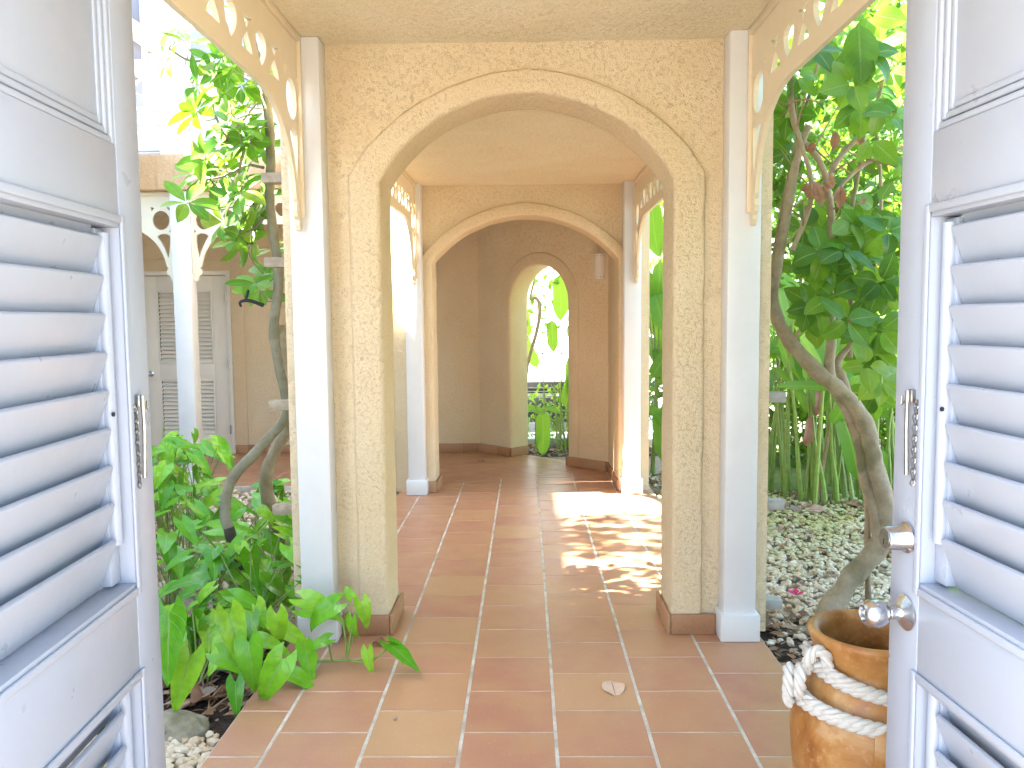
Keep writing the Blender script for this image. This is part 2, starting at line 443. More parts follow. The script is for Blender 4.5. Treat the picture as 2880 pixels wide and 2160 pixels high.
# line where the straight run stops and the diagonal corner begins
La = Vector((-1.2, 7.27)); Ld = Vector((1.95, .79)).normalized(); Ln = Vector((-Ld.y, Ld.x))
for ci in range(7):
    x0, x1 = CXL[ci]+J*(.25 if ci == 0 else 1), CXL[ci+1]-J*(.25 if ci == 6 else 1)
    shift = 0 if ci % 2 == 1 else .5
    for j in range(-9, 18):
        ya = Y0 + (j+shift)*PZ + .0032; yb = ya + PZ - .0064
        if yb < .3 : continue
        poly = [Vector((x0,ya)),Vector((x1,ya)),Vector((x1,yb)),Vector((x0,yb))]
        if yb > 7.1:
            cp = clip(poly, La - Ln*.004, Ln)
            if ci in (0, 6) : cp = clip(cp, (0, 7.395), (0, 1)) if len(cp) > 2 else cp
            if len(cp) < 3 or area(cp) < .003: continue
            if area(cp) < .99*area(poly): put_tile(cp); continue
        put_tile(poly, "c%d" % ci)
# diagonal corner
ang = math.atan2(fd.y, fd.x)
for i in range(-9, 8):
    for j in range(-7, 2):
        a = i*.3434 + (.17 if j % 2 else 0); b_ = j*.3434 + .06
        w = .3434 - .006
        P = [Pf0 + fd*(a+da*w) + fn*(b_+db*w) for da, db in ((0,0),(1,0),(1,1),(0,1))]
        cp = clip(P, La + Ln*.004, -Ln)
        for A, Nn in ((( .805, 0), (1, 0)), ((0, 9.275), (0, 1)), ((-1.25, 0), (-1, 0)), (tuple(Pf0+fn*.18), tuple(fn))):
            if len(cp) > 2: cp = clip(cp, A, Nn)
        if len(cp) < 3 or area(cp) < .004: continue
        if area(cp) > .995*w*w: put_tile(cp, "d", ang)
        else: put_tile(cp)
# the side run of the walkway
for r_ in range(6):
    ya = 7.41 + r_*.318
    for k in range(18):
        x1 = -1.262 - k*.335 - (.17 if r_ % 2 else 0); x0 = x1 - .327
        if x0 < -6.9: continue
        yb = min(ya+.312, 9.285)
        put_tile([Vector((x0,ya)),Vector((x1,ya)),Vector((x1,yb)),Vector((x0,yb))], "s%.3f" % (yb-ya))
    if r_ % 2: put_tile([Vector((-1.262-.162,ya)),Vector((-1.262,ya)),Vector((-1.262,min(ya+.312,9.285))),Vector((-1.262-.162,min(ya+.312,9.285)))], "h%.3f" % (min(ya+.312,9.285)-ya))

# ---- arched walls
def outline(hw, spring, apex, kind, bs, ba, ac=0, n=28, zt0=0):
    """list of (inner(a,z), outer(a,z)) from the left foot over the arch to the right foot"""
    L = []
    k = int(spring/.06)
    jamb = [(i/k)*spring for i in range(k)]
    for z in jamb: L.append(((-hw, z), (-hw-bs, z)))
    if kind == 'seg':
        rise = apex-spring; r = (hw*hw+rise*rise)/(2*rise); cz = apex-r; a0 = math.asin(hw/r)
        for i in range(n+1):
            t = -a0 + 2*a0*i/n
            p = (r*math.sin(t), cz + r*math.cos(t))
            f = abs(t)/a0
            ox = p[0] + math.sin(t)*ba*(1-f) + (bs*f*(1 if t > 0 else -1)); oz = p[1] + math.cos(t)*ba*(1-f*.55)
            # outer line: flatter, passing outside the knee
            L.append((p, (ox, oz)))
    else:
        for i in range(n+1):
            t = -math.pi/2 + math.pi*i/n
            p = (hw*math.sin(t), spring + (apex-spring)*math.cos(t))
            L.append((p, ((hw+bs)*math.sin(t), spring + (apex-spring+ba)*math.cos(t))))
    for z in reversed(jamb): L.append(((hw, z), (hw+bs, z)))
    return [((p[0]+ac, p[1]), (o[0]+ac, o[1])) for p, o in L]

def arch_wall(th, T, a0, a1, ztop, thick, L, proud=.026):
    """T(a, depth, z) -> world.  parts: wall_body, arch_lining"""
    w = MB(); n = len(L)
    opn = [((p[0]+o[0])/2, (p[1]+o[1])/2) for p, o in L]
    poly = [(a0, 0), (a0, ztop), (a1, ztop), (a1, 0)] + [opn[i] for i in range(n-1, -1, -1)]
    # front and back as strips of quads so the plaster shades evenly
    fr = [T(a, 0, z) for a, z in poly]; bk = [T(a, thick, z) for a, z in poly]
    k = len(poly)
    w.add(fr+bk, [tuple(range(k)), tuple(range(2*k-1, k-1, -1))] + [(i, (i+1) % k, k+(i+1) % k, k+i) for i in range(k)])
    w.obj("wall_body", M['stucco'], th, smooth=False)
    sec = [(1.0, .006), (.985, -proud*.35), (.94, -proud*.9), (.86, -proud), (.5, -proud), (.16, -proud), (.06, -proud+.006), (.015, -proud+.018), (0, -proud+.036), (0, thick*.4), (0, thick-.03), (.04, thick+.002), (.12, thick+.010), (.5, thick+.012), (.9, thick+.010), (1, thick-.002)]
    lm = MB(); vs = []; fs = []; ns = len(sec)
    for (p, o) in L:
        for (t, d) in sec:
            a = p[0]+(o[0]-p[0])*t; z = p[1]+(o[1]-p[1])*t
            q = Vector((a*9, d*9, z*9))
            j = Vector((noise.noise(q), noise.noise(q+Vector((7,3,1))), noise.noise(q+Vector((2,9,4)))))*.0045
            jj = Vector((noise.noise(q*4), noise.noise(q*4+Vector((7,3,1))), noise.noise(q*4+Vector((2,9,4)))))*.0028
            a += j.x+jj.x; z = z + (j.z+jj.z if z > .01 else 0); d2 = d + (j.y+jj.y if t < .95 else 0)
            vs.append(T(a, d2, z))
    for i in range(len(L)-1):
        for k_ in range(ns-1):
            fs.append((i*ns+k_, i*ns+k_+1, (i+1)*ns+k_+1, (i+1)*ns+k_))
    lm.add(vs, fs); lm.obj("arch_lining", M['stucco'], th, ang=60)

def skirting(th, pts, h=.098, t=.016, ln=.33, first=None):
    """single skirting tiles along a polyline of ground points, standing on the left-hand side of it"""
    for i in range(len(pts)-1):
        a = Vector((*pts[i], 0)); b = Vector((*pts[i+1], 0)); d = b-a; L = d.length; d.normalize()
        s = Vector((-d.y, d.x, 0)); x = 0; first_ = True
        while x < L-.004:
            e = min(L, x + (ln if not first_ else (ln*rnd.uniform(.55, 1)))); first_ = False
            if L-e < .05: e = L
            k = MB(); k.obox(a+d*((x+e)/2)+s*(t/2)+Vector((0,0,h/2+.001)), d, s, Vector((0,0,1)), (e-x)/2-.002, t/2, h/2)
            k.obj("skirting_tile", M['skirt'], th, bevel=.003, seg=2)
            x = e

YA, TA = 3.86, .30
wa = empty("arched_wall", (0, YA, 0), "near buff stucco wall pierced by the wide arch over the walkway", "wall", "arched stucco walls")
LA = outline(.682, 2.165, 2.555, 'seg', .150, .114, .008)
arch_wall(wa, lambda a, d, z: (a, YA+d, z), -1.138, 1.150, 3.02, TA, LA)
skirting(wa, [(-.669, YA-.026), (-.900, YA-.026)])
skirting(wa, [(-.669, YA+TA+.012), (-.669, YA-.042)])
skirting(wa, [(.900, YA-.026), (.685, YA-.026)])
skirting(wa, [(.685, YA-.042), (.685, YA+TA+.012)])
YB, TB = 7.12, .30
wb = empty("arched_wall", (0, YB, 0), "far buff stucco wall with the lower arch leading into the corner", "wall", "arched stucco walls")
LB = outline(.805, 2.03, 2.405, 'seg', .095, .118)
arch_wall(wb, lambda a, d, z: (a, YB+d, z), -1.155, 1.075, 3.02, TB, LB)
skirting(wb, [(-.797, YB-.03), (-.90, YB-.03)])
skirting(wb, [(-.797, YB+TB+.012), (-.797, YB-.046)])
# right wall of the corner and the angled wall with the narrow arched opening
cw = empty("corner_wall", (.81, 7.43, 0), "plain stucco side wall at the right of the far corner", "wall")
b = MB(); b.prism([(.81, 7.425), (1.07, 7.425), (1.07, 8.14), (.81, 8.02)], 0, 2.95); b.obj("wall_body", M['stucco'], cw, smooth=False)
skirting(cw, [(.81, 7.10), (.81, 8.015)])
fw = empty("angled_wall", (0, 8.7, 0), "angled stucco corner wall with a narrow round-arched doorway to the garden", "wall")
Lf = (Pf1-Pf0).length
def TF(a, d, z):
    p = Pf0 + fd*a + fn*d
    return (p.x, p.y, z)
acf = .912
LF = outline(.412, 1.685, 2.085, 'semi', .145, .135, acf)
arch_wall(fw, TF, -.11, Lf+.12, 2.95, .27, LF, .014)
def fpt(a, d): p = Pf0+fd*a+fn*d; return (p.x, p.y)
skirting(fw, [fpt(.50, -.014), fpt(0.0, -.014)])
skirting(fw, [fpt(Lf-.01, -.014), fpt(1.325, -.014)])
skirting(fw, [fpt(.506, .25), fpt(.506, -.028)])
skirting(fw, [fpt(1.318, -.028), fpt(1.318, .25)])
# back wall of the side run, with a raised surround round the louvred door
YW = 9.28
bw = empty("back_wall", (-3.5, YW, 0), "long stucco back wall of the side walkway behind the courtyard", "wall")
DX0, DX1, DZ = -4.44, -3.36, 2.10
b = MB()
b.box((-7, YW, 0), (DX0, YW+.25, 3.0)); b.box((DX1, YW, 0), (-.50, YW+.25, 3.0)); b.box((DX0, YW, DZ), (DX1, YW+.25, 3.0)); b.box((DX0, YW+.16, 0), (DX1, YW+.25, DZ))
b.obj("wall_body", M['stucco'], bw, smooth=False)
k = MB()
k.box((DX0-.15, YW-.016, 0), (DX0, YW+.003, DZ+.13)); k.box((DX1, YW-.016, 0), (DX1+.15, YW+.003, DZ+.13)); k.box((DX0, YW-.016, DZ), (DX1, YW+.003, DZ+.13))
k.obj("door_surround", M['stucco'], bw, bevel=.008, seg=3)
skirting(bw, [(-.52, YW), (DX1+.15, YW)]); skirting(bw, [(DX1+.15, YW-.016), (DX1+.004, YW-.016)])
skirting(bw, [(DX0-.15, YW), (-6.9, YW)])

# ---- ceilings
def slab(name, a, b_, mat):
    q = MB(); q.box(a, b_); return kindset(q.obj(name, mat, smooth=False), 'structure')
slab("ceiling", (-1.06, .885, 2.79), (1.06, YA, 3.05), M['stucco_ceiling'])
slab("ceiling", (-.985, YA+TA, 2.67), (.985, YB, 3.05), M['stucco_ceiling'])
q = MB(); q.prism([(-1.25, YB+TB), (1.07, YB+TB), (1.07, 8.14), (q1.x, q1.y), (q0.x, q0.y), (-.45, 9.53), (-1.25, 9.53)], 2.66, 2.95)
kindset(q.obj("ceiling", M['stucco_ceiling'], smooth=False), 'structure')
slab("ceiling", (-7, 7.62, 2.715), (-1.25, YW, 2.95), M['stucco_ceiling'])
slab("roof", (-1.25, .55, 3.052), (1.25, 7.42, 3.2), M['roofgrey'])
q = MB(); q.prism([(-1.2, 7.425), (1.2, 7.425), (1.2, 8.2), (q1.x+.1, q1.y+.1), (q0.x+.1, q0.y+.12), (-1.2, 9.6)], 2.955, 3.10)
kindset(q.obj("roof", M['roofgrey'], smooth=False), 'structure')

# ---- gate wall that carries the two open doors (just outside the frame)
gw = empty("gate_wall", (0, .75, 0), "stucco gate wall with the double doorway, before the walkway", "wall")
b = MB()
b.box((-1.9, .6, 0), (-.765, .88, 3.05)); b.box((.83, .6, 0), (1.9, .88, 3.05)); b.box((-.765, .6, 2.46), (.83, .88, 3.05))
b.obj("wall_body", M['stucco'], gw, smooth=False)

# pale paved forecourt before the gate (behind the viewer)
q = MB(); q.box((-9, -12, -.06), (9, .59, -.012)); kindset(q.obj("forecourt", M['forecourt'], smooth=False), 'structure')
# ---- posts
def post(x0, x1, yf, yb, zt, label, pl=.13, mat='white'):
    t = empty("square_post", ((x0+x1)/2, (yf+yb)/2, 0), label, "post", "white square posts")
    b = MB(); b.box((x0, yf, pl-.01), (x1, yb, zt)); b.obj("shaft", M[mat], t, bevel=.009, seg=2)
    b = MB(); b.box((x0-.017, yf-.02, .001), (x1+.017, yb-.001, pl)); b.obj("plinth", M[mat], t, bevel=.006, seg=2)
    return t
post(-1.072, -.918, 3.742, YA-.001, 2.79, "white square post on the left, beside the near arch and climbing leaves")
post(.918, 1.068, 3.742, YA-.001, 2.79, "white square post on the right, beside the near arch and terracotta jar")
post(-1.030, -.885, 6.975, YB-.001, 2.67, "slim white post left of the far arch")
post(.838, .985, 6.975, YB-.001, 2.67, "slim white post right of the far arch, sunlit at its foot")
CPX0, CPX1 = -3.235, -3.075
post(CPX0, CPX1, 7.47, 7.63, 2.712, "white courtyard post standing before the louvred door")

# ---- fretwork boards
def bez(p0, p1, p2, p3, n=8):
    r_ = []
    for i in range(n+1):
        t = i/n; s = 1-t
        r_.append((s**3*p0[0]+3*s*s*t*p1[0]+3*s*t*t*p2[0]+t**3*p3[0], s**3*p0[1]+3*s*s*t*p1[1]+3*s*t*t*p2[1]+t**3*p3[1]))
    return r_
PEND = [(0, 1.945), (.018, 1.925), (.040, 1.930), (.052, 1.952), (.050, 1.972), (.074, 1.985), (.086, 2.010), (.078, 2.036), (.062, 2.046), (.080, 2.062), (.086, 2.088)]
ARC = bez((.086, 2.088), (.13, 2.30), (.30, 2.44), (.56, 2.44), 12)[1:]
def ell(cx, cz, rx, rz, n=22): return [(cx+rx*math.cos(2*math.pi*i/n), cz+rz*math.sin(2*math.pi*i/n)) for i in range(n)]
def fret_holes(Ln, both):
    H = []
    ends = [(0, 1)] + ([(Ln, -1)] if both else [])
    for (o, s) in ends:
        for h in ([*[ell(.118, 2.487, .078, .088)]],
                  [bez((.042, 2.345), (.07, 2.375), (.14, 2.372), (.158, 2.335), 6) + bez((.158, 2.335), (.12, 2.29), (.085, 2.22), (.066, 2.14), 6)[1:] + bez((.066, 2.14), (.045, 2.2), (.036, 2.28), (.042, 2.345), 6)[1:-1]],
                  [[(.022, 2.60), (.062, 2.606), (.034, 2.574)]],
                  [[(.214, 2.606), (.174, 2.604), (.202, 2.566)]],
                  [[(.022, 2.395), (.048, 2.388), (.024, 2.37)]]):
            for hh in h: H.append([(o+s*x, z) for x, z in hh])
    a = .27; e = Ln-.27 if both else Ln-.03
    P = .158; n = max(1, int((e-a)/P)); P = (e-a)/n
    for k in range(n):
        c = a + (k+.5)*P
        if k % 2 == 0:      # lancet with a curved triangle over it
            H.append(bez((c-0.0593, 2.512), (c-0.0509, 2.54), (c-0.0191, 2.568), (c, 2.582), 6) + bez((c, 2.582), (c+0.0191, 2.568), (c+0.0509, 2.54), (c+0.0593, 2.512), 6)[1:])
            H.append(bez((c-0.0636, 2.645), (c-0.0318, 2.634), (c+0.0318, 2.634), (c+0.0636, 2.645), 5) + bez((c+0.0636, 2.645), (c+0.0318, 2.628), (c+0.0106, 2.612), (c, 2.592), 4)[1:] + bez((c, 2.592), (c-0.0106, 2.612), (c-0.0318, 2.628), (c-0.0636, 2.645), 4)[1:-1])
        else:               # round-headed drop
            H.append(bez((c, 2.506), (c-0.0477, 2.54), (c-0.0657, 2.575), (c-0.0593, 2.607), 6) + bez((c-0.0593, 2.607), (c-0.0403, 2.645), (c+0.0403, 2.645), (c+0.0593, 2.607), 7)[1:] + bez((c+0.0593, 2.607), (c+0.0657, 2.575), (c+0.0477, 2.54), (c, 2.506), 6)[1:-1])
    return H
def fret(label, T, Ln, ztop, dz=0, both=True, thick=.020, group=None, mat='cream'):
    """T(u, w, z) -> world; u runs from the post along the board, w across its thickness"""
    out = [(0, ztop-dz)] + PEND + ARC
    if both: out += [(Ln-x, z) for x, z in reversed(PEND+ARC)] + [(Ln, ztop-dz)]
    else: out += [(Ln, 2.44), (Ln, ztop-dz)]
    cu = bpy.data.curves.new("fret_curve", 'CURVE'); cu.dimensions = '2D'; cu.fill_mode = 'BOTH'; cu.extrude = thick/2
    for pl in [out] + fret_holes(Ln, both):
        sp = cu.splines.new('POLY'); sp.points.add(len(pl)-1)
        for pt, (x, z) in zip(sp.points, pl): pt.co = (x, z, 0, 1)
        sp.use_cyclic_u = True
    co = bpy.data.objects.new("fret_curve", cu); COL.objects.link(co)
    dg = bpy.context.evaluated_depsgraph_get(); dg.update()
    me0 = bpy.data.meshes.new_from_object(co.evaluated_get(dg))
    th = empty("fretwork_valance", T(0, 0, 2.0), label, "valance", group)
    b = MB(); b.v = [T(v.co.x, v.co.z, v.co.y+dz) for v in me0.vertices]; b.f = [tuple(p.vertices) for p in me0.polygons]
    me = b.mesh("board", off(th), smooth=False); 
    bm = bmesh.new(); bm.from_mesh(me); bmesh.ops.remove_doubles(bm, verts=bm.verts, dist=1e-5); bmesh.ops.recalc_face_normals(bm, faces=bm.faces); bm.to_mesh(me); bm.free()
    me.materials.append(M[mat]); o = bpy.data.objects.new("board", me); link(o, th)
    bpy.data.objects.remove(co); bpy.data.curves.remove(cu); bpy.data.meshes.remove(me0)
    # cover battens: along the ceiling and down the post
    def bx(u0, u1, w0, w1, z0, z1, nm):
        q_ = MB(); c = [T(u, w, z) for z in (z0, z1) for u, w in ((u0, w0), (u1, w0), (u1, w1), (u0, w1))]
        q_.add(c, [(0,3,2,1),(4,5,6,7),(0,1,5,4),(1,2,6,5),(2,3,7,6),(3,0,4,7)]); q_.obj(nm, M[mat], th, bevel=.004, seg=2)
    bx(.028, Ln, thick/2-.002, thick/2+.016, ztop-.034, ztop-.001, "top_moulding")
    bx(.001, .026, thick/2-.001, thick/2+.018, 1.985+dz, ztop-.002, "post_batten")
    return th
XA, XB = 1.005, .925
fret("cream fretwork valance along the left side of the near bay", lambda u, w, z: (-XA-.018+w, 3.741-u, z), 2.84, 2.79, group="fretwork valances")
fret("cream fretwork valance along the right side of the near bay", lambda u, w, z: (XA+.018-w, 3.741-u, z), 2.84, 2.79, group="fretwork valances")
fret("cream fretwork valance on the left between the two arched walls", lambda u, w, z: (-XB-.018+w, 6.974-u, z), 6.974-YA-TA-.015, 2.67, -.115, group="fretwork valances")
fret("cream fretwork valance on the right between the two arched walls", lambda u, w, z: (XB+.018-w, 6.974-u, z), 6.974-YA-TA-.015, 2.67, -.115, group="fretwork valances")
fret("pale fretwork valance left of the courtyard post", lambda u, w, z: (CPX0-.001-u, 7.56-w, z), 2.6, 2.712, -.03, group="fretwork valances", mat='pale_cream')
fret("pale fretwork valance right of the courtyard post, half behind climbing leaves", lambda u, w, z: (CPX1+.001+u, 7.56-w, z), 1.83, 2.712, -.03, group="fretwork valances", mat='pale_cream')

# ---- stucco beam over the courtyard posts and the balcony above it
bm_ = MB(); bm_.box((-7, 7.42, 2.713), (-1.24, 7.66, 3.03))
tag(bm_.obj("stucco_beam", M['beam'], bevel=.012, seg=2), "rain-stained stucco beam above the courtyard post, under the balcony", "beam")
bp = empty("sun_block_pier", (-1.1, 7.54, 0), "unseen stucco pier under the beam end, added to block a sun streak behind the far arch", "pier")  # hidden from the camera; added to keep a sun streak off the corner floor
b = MB(); b.box((-1.239, 7.436, 0), (-.96, 7.66, 2.655)); b.obj("shaft", M['stucco'], bp, bevel=.01)
slab("balcony_floor", (-7, 7.67, 2.955), (-1.22, 10.36, 3.035), M['housewhite'])
def railing(x0, x1, y, z0, label):
    t = empty("balcony_railing", ((x0+x1)/2, y, z0), label, "railing", "white balcony railings")
    def rail(za, zb, nm, d=.05):
        b = MB(); b.box((x0, y-d/2, z0+za), (x1, y+d/2, z0+zb)); b.obj(nm, M['white'], t, bevel=.004, seg=1)
    rail(.80, .86, "top_rail", .09); rail(.40, .45, "middle_rail"); rail(.28, .32, "middle_rail", .045); rail(.05, .11, "bottom_rail", .06)
    n = max(2, round((x1-x0)/.28)); w = (x1-x0)/n
    for i in range(n+1):
        b = MB(); x = x0+i*w; e = .018
        b.box((max(x0, x-e), y-.016, z0+.11), (min(x1, x+e), y+.016, z0+.28)); b.obj("baluster", M['white'], t)
        b = MB(); b.box((max(x0, x-e*.8), y-.015, z0+.32), (min(x1, x+e*.8), y+.015, z0+.40)); b.obj("baluster", M['white'], t)
        if i < n:
            b = MB(); b.bar((x+e, y+.0, z0+.12 if i % 2 else z0+.27), (x+w-e, y, z0+.27 if i % 2 else z0+.12), .022, .026, Vector((0,1,0))); b.obj("diagonal_brace", M['white'], t)
    m2 = max(1, round((x1-x0)/.75)); w2 = (x1-x0)/m2
    for i in range(m2):
        for s_ in (0, 1):
            b = MB(); xa, xb = x0+i*w2, x0+(i+1)*w2
            b.bar((xa, y+(.012 if s_ else -.012), z0+(.45 if s_ else .80)), (xb, y+(.012 if s_ else -.012), z0+(.80 if s_ else .45)), .018, .030, Vector((0,1,0))); b.obj("diagonal_brace", M['white'], t)
railing(-6.9, -3.28, 7.56, 3.03, "white balcony railing left of the upper post")
railing(-3.05, -1.75, 7.56, 3.03, "white balcony railing right of the upper post, behind the vine")
t = empty("balcony_post", (-3.16, 7.56, 3.03), "thick white balcony post above the courtyard post", "post")
b = MB(); b.box((-3.27, 7.46, 3.031), (-3.06, 7.66, 6.2)); b.obj("shaft", M['white'], t, bevel=.006)
b = MB(); b.box((-3.29, 7.44, 3.0315), (-3.04, 7.68, 3.20)); b.obj("plinth", M['white'], t, bevel=.005)
t = empty("balcony_post", (-1.66, 7.56, 3.03), "slim white balcony post beside the vine trunk", "post")
b = MB(); b.box((-1.74, 7.48, 3.031), (-1.58, 7.64, 6.2)); b.obj("shaft", M['white'], t, bevel=.006)
b = MB(); b.box((-1.76, 7.46, 3.0315), (-1.56, 7.66, 3.20)); b.obj("plinth", M['white'], t, bevel=.005)
# upper storey of the house behind the balcony
uh = empty("upper_house", (-4, 10.4, 3), "bright white upper storey behind the balcony, with shutters", "house")
b = MB(); b.box((-10, 10.4, 2.6), (-2.2, 10.65, 5.9)); b.obj("wall", M['upperwall'], uh, smooth=False)
b = MB(); b.box((-10, 10.37, 3.036), (-2.2, 10.399, 3.62)); b.obj("shade_band", M['shade_lilac'], uh, smooth=False)  # painted dark band standing in for the shaded wall behind the railing
def shutter(x0, x1, z0, z1, y):
    b = MB()
    b.box((x0, y-.05, z0), (x0+.07, y, z1)); b.box((x1-.07, y-.05, z0), (x1, y, z1)); b.box((x0+.07, y-.05, z0), (x1-.07, y, z0+.1)); b.box((x0+.07, y-.05, z1-.1), (x1-.07, y, z1))
    sh = b.obj("shutter", M['white'], uh)
    z = z0+.13
    while z < z1-.14:
        b = MB(); b.obox(((x0+x1)/2, y-.028, z), Vector((1,0,0)), Vector((0,.75,.66)), Vector((0,-.66,.75)), (x1-x0)/2-.075, .028, .006); b.obj("slat", M['white'], sh); z += .075
    b = MB(); b.box((x0+.07, y-.012, z0+.1), (x1-.07, y-.004, z1-.1)); b.obj("shutter_backing", M['housewhite'], sh)
shutter(-4.75, -4.25, 3.9, 5.7, 10.398); shutter(-5.45, -4.9, 3.9, 5.7, 10.398); shutter(-2.9, -2.45, 3.7, 5.7, 10.398)
b = MB(); b.bar((-5.9, 10.33, 5.85), (-2.6, 10.33, 3.65), .13, .22, Vector((0,0,1))); b.obj("stair_coping", M['stucco'], uh, bevel=.01)
b = MB(); b.bar((-6.4, 10.36, 5.75), (-2.9, 10.36, 3.3), .07, .12, Vector((0,0,1))); b.obj("stair_moulding", M['stucco'], uh, bevel=.01)
b = MB(); b.box((-10.3, 10.1, 5.9), (-2.0, 10.8, 6.02)); b.obj("roof", M['roofgrey'], uh)

# ---- wing on the left of the courtyard (outside the frame; it shades the near bay)
sw = empty("side_wing", (-6.2, 2, 0), "white side wing of the house closing the courtyard on the left", "house")
b = MB(); b.box((-9.5, .1, -.06), (-5.3, 9.2, 6.1)); b.obj("wall", M['housewhite'], sw, smooth=False)
b = MB(); b.box((-9.5, .1, 6.1), (-5.301, 3.55, 8.2)); b.obj("upper_wall", M['housewhite'], sw, smooth=False)
b = MB(); b.box((-9.8, -.1, 8.2), (-5.15, 3.75, 8.32)); b.obj("roof", M['roofgrey'], sw)
b = MB(); b.box((-9.5, 3.76, 6.1), (-5.2, 9.3, 6.2)); b.obj("roof", M['roofgrey'], sw)
b = MB(); b.box((-5.3, .1, -.06), (-3.1, 3.45, 7.2)); b.obj("sky_block_wall", M['housewhite'], sw, smooth=False)  # unseen wall brought close to cut the skylight entering the near bay
b = MB(); b.box((-5.4, -.05, 7.2), (-2.95, 3.6, 7.32)); b.obj("roof", M['roofgrey'], sw)
for yy in (5.0, 7.2):
    for zz in (1.0, 4.1):
        b = MB(); b.box((-5.31, yy, zz), (-5.26, yy+.9, zz+1.3)); wdw = b.obj("window", M['white'], sw)
        b = MB(); b.box((-5.27, yy+.07, zz+.07), (-5.252, yy+.83, zz+1.23)); b.obj("pane", M['glass'], wdw)

# ================================================================== THINGS
# ---- louvred store door in the back wall
def louvre_store_door():
    t = empty("louvred_door", (-3.9, YW, 0), "cream louvred door in the back wall behind the courtyard post", "door")
    x0, x1 = DX0+.05, DX1-.05; y = YW+.012
    b = MB(); b.box((DX0, YW-.022, 0), (x0-.006, YW+.10, DZ)); b.box((x1+.006, YW-.022, 0), (DX1, YW+.10, DZ)); b.box((x0-.006, YW-.022, DZ-.05), (x1+.006, YW+.10, DZ)); b.obj("door_frame", M['ivory'], t, bevel=.004)
    zs = [(.0, .22), (.86, 1.04), (1.88, DZ-.056)]
    L = MB()
    L.box((x0, y, .012), (x0+.17, y+.045, DZ-.056)); L.obj("stile", M['ivory'], t, bevel=.003)
    L = MB(); L.box((x1-.17, y, .012), (x1, y+.045, DZ-.056)); L.obj("stile", M['ivory'], t, bevel=.003)
    for za, zb in zs:
        L = MB(); L.box((x0+.1705, y+.001, max(za, .012)), (x1-.1705, y+.044, zb)); L.obj("rail", M['ivory'], t, bevel=.003)
    for za, zb in ((.22, .86), (1.04, 1.88)):
        f = MB(); w = .022
        f.box((x0+.17, y-.008, za), (x0+.17+w, y+.012, zb)); f.box((x1-.17-w, y-.008, za), (x1-.17, y+.012, zb)); f.box((x0+.17+w, y-.008, za), (x1-.17-w, y+.012, za+w)); f.box((x0+.17+w, y-.008, zb-w), (x1-.17-w, y+.012, zb))
        f.obj("louvre_frame", M['ivory'], t, bevel=.003)
        n = round((zb-za-2*w)/.0475); st = (zb-za-2*w)/n
        for i in range(n):
            s_ = MB(); s_.obox(((x0+x1)/2, y+.022, za+w+st*(i+.5)), Vector((1,0,0)), Vector((0,-.60,-.80)).normalized(), Vector((0,-.80,.60)).normalized(), (x1-x0)/2-.17-w-.002, .030, .0045)
            s_.obj("slat", M['ivory'], t)
        bk = MB(); bk.box((x0+.172, y+.048, za), (x1-.172, y+.055, zb)); bk.obj("louvre_backing", M['dark'], t)
    k = MB(); ax = Matrix.Rotation(R(90), 3, 'X')
    k.lathe([(0, .0), (.032, .0), (.034, .006), (.014, .014), (.012, .03), (.024, .038), (.030, .055), (.022, .070), (0, .074)], (x0+.075, y, .93), 20, ax)
    k.obj("door_knob", M['steel'], t)
    for z in (.28, 1.05, 1.80):
        h = MB(); h.tube([(x1+.003, y-.036, z-.05), (x1+.003, y-.036, z+.05)], .009, 8); h.obj("hinge", M['steel'], t)
louvre_store_door()

